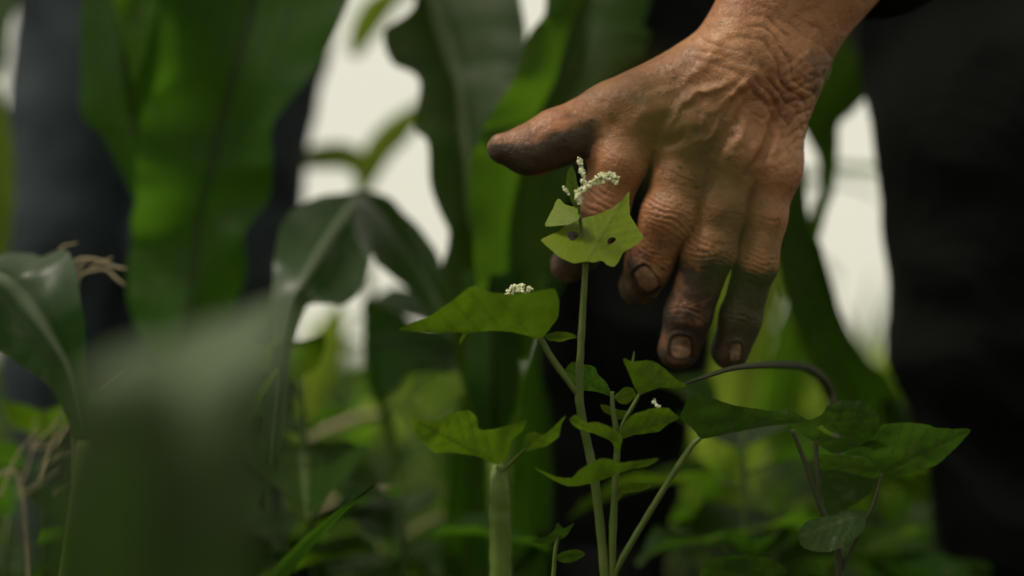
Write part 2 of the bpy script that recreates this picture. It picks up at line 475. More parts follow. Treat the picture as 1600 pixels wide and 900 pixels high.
def leafp(name, outline, base, tip, d, mat, parent, slope=(0, 0), cup=0.0, wavy=0.0022, holes=(), seed=0, step=4.0, ser=1.0, label=None, px=1.0):
    """broad leaf: closed outline in photo pixels, pinned to a real distance, cupped and rippled in depth"""
    rng = random.Random(seed)
    pts = np.array(outline, float)
    n = len(pts)
    # dense outline: centripetal-ish blend of straight and curved, slight serration
    ring = []
    for i in range(n):
        p0, p1, p2, p3 = pts[i - 1], pts[i], pts[(i + 1) % n], pts[(i + 2) % n]
        seg = max(1, int(np.hypot(*(p2 - p1)) / step))
        for k in range(seg):
            t = k / seg
            c = 0.5 * (2 * p1 + (p2 - p0) * t + (2 * p0 - 5 * p1 + 4 * p2 - p3) * t * t + (3 * p1 - p0 - 3 * p2 + p3) * t ** 3)
            l = p1 + (p2 - p1) * t
            q = c * 0.7 + l * 0.3
            q = q + np.array((rng.uniform(-1, 1), rng.uniform(-1, 1))) * 0.45 * ser
            ring.append(q)
    ring = np.array(ring)
    nr = len(ring)
    def inside(p, poly):
        x, y = p[:, 0][:, None], p[:, 1][:, None]
        a, b = poly, np.roll(poly, -1, 0)
        c = ((a[:, 1] > y) != (b[:, 1] > y)) & (x < (b[:, 0] - a[:, 0]) * (y - a[:, 1]) / (b[:, 1] - a[:, 1] + 1e-12) + a[:, 0])
        return c.sum(1) % 2 == 1
    x0, y0 = ring.min(0); x1, y1 = ring.max(0)
    gx, gy = np.meshgrid(np.arange(x0, x1, step), np.arange(y0, y1, step))
    g = np.column_stack((gx.ravel(), gy.ravel())) + np.array([[rng.uniform(-1, 1), rng.uniform(-1, 1)] for _ in range(gx.size)]) * step * 0.2
    g = g[inside(g, ring)]
    dist = np.min(np.hypot(g[:, None, 0] - ring[None, :, 0], g[:, None, 1] - ring[None, :, 1]), 1)
    g = g[dist > step * 0.6]
    hl, edges = [], [(i, (i + 1) % nr) for i in range(nr)]
    allp = [ring]
    off = nr
    for (hx, hy, ha, hb, rot) in holes:
        th = np.linspace(0, 2 * math.pi, 14, endpoint=False)
        rr = 1 + 0.12 * np.sin(3 * th + hx)
        ex, ey = ha * np.cos(th) * rr, hb * np.sin(th) * rr
        poly = np.column_stack((hx + ex * math.cos(rot) - ey * math.sin(rot), hy + ex * math.sin(rot) + ey * math.cos(rot)))
        hl.append(poly)
        edges += [(off + i, off + (i + 1) % 14) for i in range(14)]
        off += 14
        allp.append(poly)
        g = g[np.hypot((g[:, 0] - hx) / (ha + 2), (g[:, 1] - hy) / (hb + 2)) > 1]
    allp.append(g)
    allp = np.concatenate(allp)
    vs, es, fs, *_ = delaunay_2d_cdt([Vector(p) for p in allp], edges, [list(range(nr))], 1, 1e-6)
    v2 = np.array([tuple(v) for v in vs])
    fs = [f for f in fs if len(f) == 3]
    fa = np.array(fs)
    cen = v2[fa].mean(1)
    keep = inside(cen, ring)
    for poly in hl: keep &= ~inside(cen, poly)
    fa = fa[keep]
    base, tip = np.array(base, float), np.array(tip, float)
    ax = tip - base; L = np.hypot(*ax); ax /= L
    nx = np.array((-ax[1], ax[0]))
    rel = v2 - base
    al, ac = rel @ ax, rel @ nx
    # veins: midrib and five slanting pairs
    vein = np.exp(-(ac / 1.9) ** 2) * (al > -4)
    for k in range(5):
        s = L * (0.05 + 0.18 * k)
        q = (al - s) * 0.72 - np.abs(ac) * 0.69
        vein = np.maximum(vein, 0.6 * np.exp(-(q / 1.6) ** 2) * (al > s - 3))
    kd = K * d
    rp = np.column_stack((v2 * kd, np.full(len(v2), seed * 0.37)))
    dep = d + rel @ np.array(slope) * kd + cup * kd * ac ** 2 / max(L, 1) - 0.0007 * vein
    dep = dep + wavy * vnoise(rp, 0.013, seed) + wavy * 0.4 * vnoise(rp, 0.005, seed + 7)
    V = Pv(v2[:, 0], v2[:, 1], dep)
    o = mesh_obj(name, V, fa, mat, parent, attrs={'vein': vein})
    if label: o['label'] = label
    return o

def ico(sub=1):
    bm = bmesh.new()
    bmesh.ops.create_icosphere(bm, subdivisions=sub, radius=1)
    v = np.array([tuple(x.co) for x in bm.verts]); f = np.array([[y.index for y in x.verts] for x in bm.faces])
    bm.free()
    return v, f
ICO_V, ICO_F = ico(1)

def flower_spike(name, path, count, size, parent, d, seed, spread=4.0):
    """a spray of tiny cream buds crowded round a thin stalk"""
    rng = random.Random(seed)
    q = catmull(np.array(path, float), 60)
    V, F, off = [], [], 0
    for i in range(count):
        t = rng.random()
        c = q[int(t * 59)]
        rr = size * rng.uniform(0.6, 1.15)
        a, h = rng.uniform(0, 6.28), rng.uniform(0.3, 1) * spread
        cx, cy, cd = c[0] + math.cos(a) * h, c[1] + math.sin(a) * h, d + rng.uniform(-1, 1) * spread * K * d
        ctr = P(cx, cy, cd)
        dirv = np.array((math.cos(a), rng.uniform(-.6, .6), -math.sin(a))); dirv /= np.linalg.norm(dirv)
        s = ICO_V.copy()
        s = s + np.outer(s @ dirv, dirv) * 0.55
        V.append(ctr + s * rr * K * d); F.append(ICO_F + off); off += len(s)
        if rng.random() < 0.5:                       # open floret: little petals
            for k in range(4):
                pa = k * 1.57 + rng.random()
                pd = np.array((math.cos(pa), -0.35, math.sin(pa)))
                V.append(ctr + pd * rr * 1.15 * K * d + ICO_V * np.array((1, .8, 1)) * rr * 0.55 * K * d); F.append(ICO_F + off); off += len(ICO_V)
    o = mesh_obj(name, np.concatenate(V), np.concatenate(F), M['petal'], parent)
    w = [P(a, b, d) for a, b in path]
    Vt, Ft = tube_mesh(w, np.linspace(1.6, 0.8, len(w)) * K * d, 6)
    mesh_obj("stalk", Vt, Ft, M['stem'], o)
    return o

def ground_under(px, py, d):
    p = P(px, py, d)
    return (p[0], p[1], 0.0)

# ------------------------------------------------------------------ signed distance bodies
class Field:
    def __init__(s, lo, hi, h):
        s.lo, s.h = np.array(lo, float), h
        s.n = np.ceil((np.array(hi) - s.lo) / h).astype(int) + 1
        s.F = np.full(s.n, 1.0, np.float32)
    def crop(s, a, b, m):
        i0 = np.clip(((np.minimum(a, b) - m - s.lo) / s.h).astype(int), 0, s.n - 1)
        i1 = np.clip(((np.maximum(a, b) + m - s.lo) / s.h).astype(int) + 2, 1, s.n)
        return tuple(slice(x, y) for x, y in zip(i0, i1))
    def grid(s, sl):
        return [(s.lo[k] + np.arange(sl[k].start, sl[k].stop) * s.h).astype(np.float32).reshape([-1 if j == k else 1 for j in range(3)]) for k in range(3)]

def cone_d(g, a, b, ra, rb):
    ab = b - a
    L2 = float(ab @ ab) + 1e-12
    X, Y, Z = g[0] - a[0], g[1] - a[1], g[2] - a[2]
    t = np.clip((X * ab[0] + Y * ab[1] + Z * ab[2]) / L2, 0, 1)
    return np.sqrt((X - t * ab[0]) ** 2 + (Y - t * ab[1]) ** 2 + (Z - t * ab[2]) ** 2) - (ra + (rb - ra) * t)

def smin(a, b, k):
    h = np.clip(0.5 + 0.5 * (b - a) / k, 0, 1)
    return b + (a - b) * h - k * h * (1 - h)

def add_cone(f, a, b, ra, rb, k=0.006):
    a, b = np.asarray(a, float), np.asarray(b, float)
    sl = f.crop(a, b, max(ra, rb) + k + 4 * f.h)
    if any(x.stop <= x.start for x in sl): return
    d = cone_d(f.grid(sl), a, b, ra, rb)
    f.F[sl] = smin(f.F[sl], d, k) if k > 0 else np.minimum(f.F[sl], d)

def add_chain(f, pts, k=0.006):
    for (a, ra), (b, rb) in zip(pts[:-1], pts[1:]):
        add_cone(f, a, b, ra, rb, k)

def surface_nets(f):
    F, h = f.F, f.h
    S = F < 0
    cnt = sum(S[i:F.shape[0] - 1 + i, j:F.shape[1] - 1 + j, k:F.shape[2] - 1 + k].astype(np.int8) for i in (0, 1) for j in (0, 1) for k in (0, 1))
    mask = (cnt > 0) & (cnt < 8)
    cells = np.argwhere(mask)
    idx = np.full(mask.shape, -1, np.int64)
    idx[mask] = np.arange(len(cells))
    acc = np.zeros((len(cells), 3)); num = np.zeros(len(cells))
    cor = {(i, j, k): F[cells[:, 0] + i, cells[:, 1] + j, cells[:, 2] + k] for i in (0, 1) for j in (0, 1) for k in (0, 1)}
    for c in cor:
        for ax in range(3):
            if c[ax] == 0:
                e = list(c); e[ax] = 1
                a, b = cor[c], cor[tuple(e)]
                x = (a < 0) != (b < 0)
                t = np.where(x, a / np.where(a == b, 1, a - b), 0)
                p = np.tile(np.array(c, float), (len(cells), 1)); p[:, ax] += t
                acc[x] += p[x]; num[x] += 1
    V = f.lo + (cells + acc / num[:, None]) * h
    quads = []
    for ax in range(3):
        o1, o2 = (ax + 1) % 3, (ax + 2) % 3
        sl0 = [slice(None)] * 3; sl1 = [slice(None)] * 3
        sl0[ax] = slice(0, -1); sl1[ax] = slice(1, None)
        A, B = S[tuple(sl0)], S[tuple(sl1)]
        ch = np.argwhere(A != B)
        ch = ch[(ch[:, o1] > 0) & (ch[:, o2] > 0) & (ch[:, o1] < F.shape[o1] - 1) & (ch[:, o2] < F.shape[o2] - 1)]
        flip = A[ch[:, 0], ch[:, 1], ch[:, 2]]
        q = []
        for d1, d2 in ((-1, -1), (0, -1), (0, 0), (-1, 0)):
            c = ch.copy(); c[:, o1] += d1; c[:, o2] += d2
            q.append(idx[c[:, 0], c[:, 1], c[:, 2]])
        q = np.stack(q, 1)
        q[~flip] = q[~flip][:, ::-1]
        quads.append(q)
    return V, np.concatenate(quads)

def normals(V, Q):
    n = np.cross(V[Q[:, 2]] - V[Q[:, 0]], V[Q[:, 3]] - V[Q[:, 1]])
    N = np.zeros_like(V)
    for k in range(4): np.add.at(N, Q[:, k], n)
    return N / (np.linalg.norm(N, axis=1, keepdims=True) + 1e-12)

def relax(V, Q, it=2, lam=0.5):
    E = np.concatenate([np.stack((Q[:, k], Q[:, (k + 1) % 4]), 1) for k in range(4)])
    deg = np.bincount(E.ravel(), minlength=len(V)).astype(float)[:, None]
    for _ in range(it):
        A = np.zeros_like(V)
        np.add.at(A, E[:, 0], V[E[:, 1]]); np.add.at(A, E[:, 1], V[E[:, 0]])
        V = V + lam * (A / np.maximum(deg, 1) - V)
    return V

def seg_dist(px, py, line):
    """distance in photo pixels to a polyline, and the position along it (0..1)"""
    best = np.full(px.shape, 1e9); pos = np.zeros(px.shape)
    line = np.array(line, float)
    n = len(line) - 1
    for i in range(n):
        a, b = line[i], line[i + 1]
        ab = b - a
        t = np.clip(((px - a[0]) * ab[0] + (py - a[1]) * ab[1]) / (ab @ ab), 0, 1)
        d = np.hypot(px - a[0] - t * ab[0], py - a[1] - t * ab[1])
        m = d < best
        best = np.where(m, d, best); pos = np.where(m, (i + t) / n, pos)
    return best, pos

HD = 0.69                                        # distance of the hand
ELBOW_L = P(1600, -450, 0.78)
def H(px, py, e):                                # hand joint: photo pixel, millimetres behind the hand plane
    return P(px, py, HD + e * 0.001)

FINGERS = {
    'index':  [(1000, 182, 0, 14.0), (967, 255, -3, 13.0), (942, 322, 2, 12.5), (912, 378, 16, 11.0), (888, 414, 27, 8.6)],
    'middle': [(1072, 215, -3, 14.0), (1062, 280, -6, 12.7), (1044, 338, -8, 12.9), (1016, 405, 4, 11.5), (998, 447, 16, 9.6)],
    'ring':   [(1140, 245, -1, 13.4), (1122, 330, -5, 12.4), (1108, 392, -6, 12.4), (1076, 490, 4, 11.2), (1060, 546, 11, 9.8)],
    'little': [(1206, 262, 4, 12.6), (1193, 340, 0, 10.8), (1181, 412, -2, 10.0), (1157, 495, 6, 9.8), (1141, 549, 12, 8.8)],
}
THUMB = [(1075, 122, 8, 15.5), (952, 174, 2, 13.2), (868, 214, -4, 12.4), (836, 231, -6, 11.4), (785, 232, -8, 7.4)]

def near_hand():
    f = Field(P(735, 640, 0.64) - np.array((0, 0.03, 0)), P(1480, -330, 0.80) + np.array((0, 0.03, 0)), 0.00085)
    # wrist and forearm: radius and ulna side by side
    add_cone(f, H(1152, 78, 0), H(1250, -110, 6), 0.0195, 0.0235, 0.010)
    add_cone(f, H(1226, 104, 4), H(1318, -80, 10), 0.0185, 0.0230, 0.010)
    add_cone(f, H(1190, 92, 12), H(1290, -90, 18), 0.0190, 0.0240, 0.012)
    add_cone(f, H(1284, -95, 10), ELBOW_L, 0.036, 0.040, 0.02)
    # back of the hand: four metacarpals and the padding of the palm behind them
    add_cone(f, H(1150, 88, 2), H(1000, 182, 0), 0.0170, 0.0140, 0.012)
    add_cone(f, H(1175, 95, 0), H(1072, 215, -3), 0.0160, 0.0145, 0.012)
    add_cone(f, H(1200, 100, 2), H(1140, 245, -1), 0.0160, 0.0140, 0.012)
    add_cone(f, H(1225, 112, 6), H(1206, 262, 4), 0.0160, 0.0128, 0.012)
    add_cone(f, H(1120, 110, 16), H(1040, 200, 16), 0.0160, 0.0130, 0.012)
    add_cone(f, H(1215, 120, 18), H(1180, 250, 18), 0.0160, 0.0130, 0.012)
    palm = f.F.copy()
    total = palm.copy()
    def chain(js, k_in, k_palm):
        pts = [(H(x, y, e), r * 0.001) for x, y, e, r in js]
        arr = np.array([p for p, r in pts])
        sl = f.crop(arr.min(0), arr.max(0), 0.03)
        g = f.grid(sl)
        d = None
        for (a, ra), (b, rb) in zip(pts[:-1], pts[1:]):
            c = cone_d(g, a, b, ra, rb)
            d = c if d is None else smin(d, c, k_in)
        return sl, g, d
    for nme, js in FINGERS.items():
        sl, g, d = chain(js, 0.004, 0.006)
        # bony heads at the knuckles
        for q, (dr, ee) in ((0, (0.0015, -3.5)), (2, (-0.0006, -1.2)), (3, (-0.0006, -0.6))):
            x, y, e, r = js[q]
            d = smin(d, cone_d(g, H(x, y, e + ee), H(x, y + 1, e + ee), r * .001 * .9 + dr, r * .001 * .9 + dr), 0.004)
        # finger pad
        x, y, e, r = js[4]
        d = smin(d, cone_d(g, H(js[3][0], js[3][1] + 20, js[3][2] + 4), H(x, y, e + 2), r * .00092, r * .00086), 0.004)
        total[sl] = np.minimum(total[sl], smin(palm[sl], d, 0.009))
    sl, g, d = chain(THUMB, 0.005, 0.01)
    d = smin(d, cone_d(g, H(868, 222, -2), H(820, 240, -4), 0.0112, 0.0095), 0.006)
    total[sl] = smin(total[sl], d, 0.010)
    # web of skin between thumb and index
    sl = f.crop(H(930, 240, 10), H(1080, 120, 0), 0.03)
    web = cone_d(f.grid(sl), H(968, 176, 7), H(1010, 172, 7), 0.0085, 0.010)
    total[sl] = smin(total[sl], web, 0.010)
    f.F = total
    V, Q = surface_nets(f)
    V = relax(V, Q, 3, 0.5)
    N = normals(V, Q)
    px, py, dd = unP(V)
    front = np.clip(-(N[:, 1]) * 1.6 + 0.1, 0, 1)
    disp = np.zeros(len(V)); dirt_shade = np.zeros(len(V)); nail = np.zeros(len(V)); red = np.zeros(len(V))  # first mask holds soil plus shade painted into creases, hollows and undersides
    n1 = vnoise(V, 0.010, 11); n2 = vnoise(V, 0.004, 12); n3 = vnoise(V, 0.0022, 13)
    wx, wy = px + 9 * n1 + 3 * n2, py + 9 * vnoise(V, 0.011, 21) + 3 * n2
    # extensor tendons and veins on the back
    for line, amp, wd in (([(1165, 110), (1090, 150), (1005, 180)], 1.1, 9), ([(1180, 115), (1130, 160), (1075, 210)], 1.5, 9),
                          ([(1200, 120), (1170, 180), (1142, 240)], 1.4, 9), ([(1222, 130), (1215, 190), (1206, 255)], 1.0, 8),
                          ([(1150, 130), (1120, 190), (1105, 235)], 0.7, 5), ([(1120, 140), (1060, 165), (1040, 200)], 0.7, 5),
                          ([(1215, 150), (1185, 215), (1172, 262)], 0.8, 5), ([(1130, 60), (1090, 115), (1020, 150)], 0.7, 7)):
        dd_, pos = seg_dist(wx, wy, line)
        disp += 1.3 * amp * 1e-3 * np.exp(-(dd_ / wd) ** 2) * front * np.clip(np.sin(math.pi * np.clip(pos, .08, .92)) * 1.6, 0, 1)
    # hollows between the metacarpals
    for line, amp, wd in (([(1150, 150), (1085, 205), (1035, 225)], 1.6, 11), ([(1180, 160), (1145, 205), (1108, 250)], 1.9, 11), ([(1212, 165), (1195, 225), (1174, 275)], 1.7, 10),
                          ([(1050, 130), (1000, 150), (960, 185)], 1.2, 16)):
        dd_, pos = seg_dist(wx, wy, line)
        e = np.exp(-(dd_ / wd) ** 2) * front
        disp -= amp * 1e-3 * e
        dirt_shade += 0.10 * e  # faint shade painted into the hollows
    # skin folds across the wrist and along its little-finger side
    ux, uy = 0.64, -0.77
    along = (wx - 1190) * ux + (wy - 95) * uy                   # up the arm
    across = (wx - 1190) * -uy + (wy - 95) * ux
    bow = along + across ** 2 * 0.0016
    m = np.exp(-((along + 5) / 78) ** 2) * np.clip(1.15 - np.abs(across - 10) / 120, 0, 1) * front
    ph = bow / 20.0 + 0.8 * vnoise(V, 0.02, 31) + 0.25 * n1
    fr = np.abs((ph % 1) - 0.5) * 2
    groove = np.clip(1 - fr / 0.42, 0, 1) ** 1.4
    gate = np.clip(0.75 + 0.9 * vnoise(V, 0.014, 33), 0.1, 1)
    disp += (-1.3e-3 * groove + 0.5e-3 * fr) * m * gate
    dirt_shade += 0.26 * groove * m * gate
    side = np.exp(-((px - 1248) / 26) ** 2) * np.exp(-((py - 180) / 75) ** 2) * front
    ph = ((wx - 1250) * 0.5 + (wy - 150) * 0.86) / 17.0
    fr = np.abs((ph % 1) - 0.5) * 2
    disp -= 1.2e-3 * np.clip(1 - fr / 0.45, 0, 1) * side
    # criss-cross creases of old skin over the back
    back = np.exp(-((px - 1110) / 120) ** 2 - ((py - 170) / 85) ** 2) * front
    for ang, sp, amp in ((0.55, 13, .28), (1.15, 16, .26), (2.3, 11, .3), (2.75, 19, .28)):
        ph = (wx * math.cos(ang) + wy * math.sin(ang)) / sp + 0.9 * vnoise(V, 0.012, int(sp)) + 0.3 * n2
        fr = np.abs((ph % 1) - 0.5) * 2
        gr = np.clip(1 - fr / 0.3, 0, 1) * np.clip(vnoise(V, 0.013, int(sp) + 50) * 1.6 + 0.25, 0, 1)
        disp -= amp * 1e-3 * gr * back
        dirt_shade += 0.14 * gr * back
    # knuckle wrinkles
    for nme, js in FINGERS.items():
        for q, half, cnt, amp in ((2, 46, 5, .95), (3, 26, 3, .8), (1, 30, 3, .35)):
            x, y, e, r = js[q]
            x0, y0 = js[q - 1][:2]; x2, y2 = js[min(q + 1, 4)][:2]
            t = np.array((x2 - x0, y2 - y0), float); t /= np.hypot(*t)
            rx, ry = wx - x, wy - y
            al, ac = rx * t[0] + ry * t[1], rx * -t[1] + ry * t[0]
            m = np.exp(-(al / (half * 0.5)) ** 2) * (np.abs(ac) < r / .31 * 1.05) * front
            curve = al + np.sign(al) * -0.004 * ac ** 2
            ph = curve / (half * 2 / (cnt * 2.2)) + 0.5 + 0.35 * n1
            fr = np.abs((ph % 1) - 0.5) * 2
            gr = np.clip(1 - fr / 0.4, 0, 1)
            disp += (-amp * 1e-3 * gr + 0.35e-3) * m
            dirt_shade += 0.30 * gr * m
            red += 0.25 * m * (1 - gr)
    # middle joint of the middle finger stands out
    # nails
    for (cx, cy), tx, hw, hl, nm in (((1010, 436), (0.62, 0.78), 15, 22, 'middle'), ((1064, 543), (-0.10, 1.0), 17, 19, 'ring'), ((1149, 551), (-0.15, 1.0), 10, 17, 'little')):
        t = np.array(tx) / np.hypot(*tx)
        rx, ry = px - cx, py - cy
        al, ac = rx * t[0] + ry * t[1], rx * -t[1] + ry * t[0]
        q = (np.abs(ac / hw) ** 3.2 + np.abs(al / hl) ** 3.2) ** (1 / 3.2)
        fr2 = (N[:, 1] < -0.05)
        inn = np.clip((1.0 - q) / 0.18, 0, 1) * fr2
        rim = np.exp(-((q - 1.12) / 0.16) ** 2) * fr2
        nail = np.maximum(nail, inn)
        disp += (-0.25e-3 * inn * (1 - inn) * 4 + 0.5e-3 * inn * (al > 0) + 0.8e-3 * rim * (al < hl * 0.6)) 
        disp -= 0.6e-3 * np.exp(-((q - 1.0) / 0.08) ** 2) * fr2
        dirt_shade += 0.55 * np.exp(-((q - 1.05) / 0.09) ** 2) * fr2 * np.clip(.7 + vnoise(V, .004, 61), 0, 1.3)
    # soil rubbed into fingers and thumb, with some shade painted in the same mask
    def blob(cx, cy, sx, sy, a, rot=0.0):
        c, s = math.cos(rot), math.sin(rot)
        rx, ry = wx - cx, wy - cy
        return a * np.exp(-((rx * c + ry * s) / sx) ** 2 - ((-rx * s + ry * c) / sy) ** 2)
    def sm(x, a, b):
        t = np.clip((x - a) / (b - a), 0, 1)
        return t * t * (3 - 2 * t)
    ringm = (seg_dist(px, py, [(j[0], j[1]) for j in FINGERS['ring']])[0] < 46) & (px < 1145 - (py - 400) * 0.24)
    litm = (seg_dist(px, py, [(j[0], j[1]) for j in FINGERS['little']])[0] < 44) & ~ringm
    midm = seg_dist(px, py, [(j[0], j[1]) for j in FINGERS['middle']])[0] < 46
    dirt_shade += ringm * sm(wy + 26 * vnoise(V, .012, 91), 375, 440) * (0.90 + 0.6 * vnoise(V, .009, 92)) + blob(1110, 425, 40, 20, 0.4)
    dirt_shade += litm * sm(wy + 26 * vnoise(V, .012, 93), 395, 450) * (1.3 + 0.4 * vnoise(V, .009, 94))
    dirt_shade += midm * (blob(985, 428, 34, 30, 0.95) + blob(1000, 470, 44, 22, 0.8))
    dirt_shade += np.exp(-((px - 895) / 48) ** 2 - ((py - 395) / 46) ** 2) * 1.7 * sm(-px, -968, -930)  # index tip soil, deepened to put shade behind the leaf hole
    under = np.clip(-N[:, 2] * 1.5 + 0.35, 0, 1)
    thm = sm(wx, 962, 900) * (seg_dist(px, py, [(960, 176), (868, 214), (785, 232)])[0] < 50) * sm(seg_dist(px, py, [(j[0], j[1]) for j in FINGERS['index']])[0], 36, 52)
    dirt_shade += thm * (under * 1.7 + 0.10) + thm * np.exp(-((px - 780) / 34) ** 2) * 0.30  # thumb: soil plus underside shade painted by the downward normals
    dirt_shade += np.exp(-((px - 1285) / 34) ** 2 - ((py - 125) / 45) ** 2) * 0.5  # wrist edge: shade of its underside painted into the colour
    dirt_shade += back * np.clip(vnoise(V, 0.016, 77), 0, 1) * 0.22
    crumb = np.clip(vnoise(V, .0016, 95) * 2.2 - 1.05, 0, 1) * np.clip(vnoise(V, .02, 96) + .45, 0, 1)
    dirt_shade += 0.9 * crumb * (1 - nail)
    disp += 0.25e-3 * crumb
    dirt_shade = dirt_shade * (1 - 0.62 * nail) + 0.22 * nail * np.clip(vnoise(V, .003, 97) + .4, 0, 1)
    red += np.clip(vnoise(V, 0.02, 41), 0, 1) * 0.35
    disp += (n2 * 0.18 + n3 * 0.12 + vnoise(V, 0.007, 15) * 0.25) * 1e-3 * front
    V = V + N * disp[:, None]
    return V, Q, {'dirt_shade': np.clip(dirt_shade, 0, 1.3), 'nail': nail, 'redness': np.clip(red, 0, 0.6)}

def head_field(f, c, fwd):
    """skull, jaw, nose and ears round centre c, facing fwd"""
    c = np.asarray(c, float); fwd = np.asarray(fwd, float); fwd /= np.linalg.norm(fwd)
    sd = np.cross(fwd, (0, 0, 1.0)); sd /= np.linalg.norm(sd)
    up = np.cross(sd, fwd)
    q = lambda a, b, u: c + sd * a + fwd * b + up * u
    add_cone(f, q(0, -.025, .045), q(0, .02, .045), .078, .072, .02)
    add_cone(f, q(0, .02, .0), q(0, .045, -.075), .062, .034, .03)
    add_cone(f, q(0, .088, .012), q(0, .112, -.022), .009, .013, .012)
    add_cone(f, q(-.022, .084, -.05), q(.022, .084, -.05), .008, .008, .01)
    for s in (-1, 1):
        add_cone(f, q(s * .076, -.012, .018), q(s * .073, -.004, -.022), .016, .010, .006)
        add_cone(f, q(s * .034, .083, .034), q(s * .012, .09, .032), .010, .009, .012)
        add_cone(f, q(s * .045, .062, -.012), q(s * .03, .07, -.03), .02, .016, .02)
    return q

def hand_field(f, wrist, direc, palm_n):
    direc = np.asarray(direc, float); direc /= np.linalg.norm(direc)
    palm_n = np.asarray(palm_n, float); sd = np.cross(direc, palm_n); sd /= np.linalg.norm(sd); pn = np.cross(sd, direc)
    w = np.asarray(wrist, float)
    q = lambda a, b, u: w + sd * a + direc * b + pn * u
    for i, a in enumerate((-.033, -.011, .011, .031)):
        add_cone(f, q(a * .5, .0, 0), q(a, .085, 0), .017, .013, .008)
        l = (.062, .074, .068, .052)[i]
        add_cone(f, q(a, .085, 0), q(a * 1.45, .085 + l * .55, .008), .0105, .0095, .003)
        add_cone(f, q(a * 1.45, .085 + l * .55, .008), q(a * 1.5, .085 + l, .024), .0095, .008, .003)
    add_cone(f, q(-.02, .02, .005), q(-.052, .06, .014), .015, .012, .008)
    add_cone(f, q(-.052, .06, .014), q(-.058, .098, .022), .0115, .009, .004)

def folds(V, Q, amp, seed, stretch=(1, 1, .75)):
    N = normals(V, Q)
    p = V * np.array(stretch)
    r = 1 - np.abs(vnoise(p, 0.11, seed)) * 2
    r2 = 1 - np.abs(vnoise(p + 0.3 * r[:, None] * 0.05, 0.05, seed + 1)) * 2
    return V + N * (amp * (0.65 * r + 0.35 * r2))[:, None]

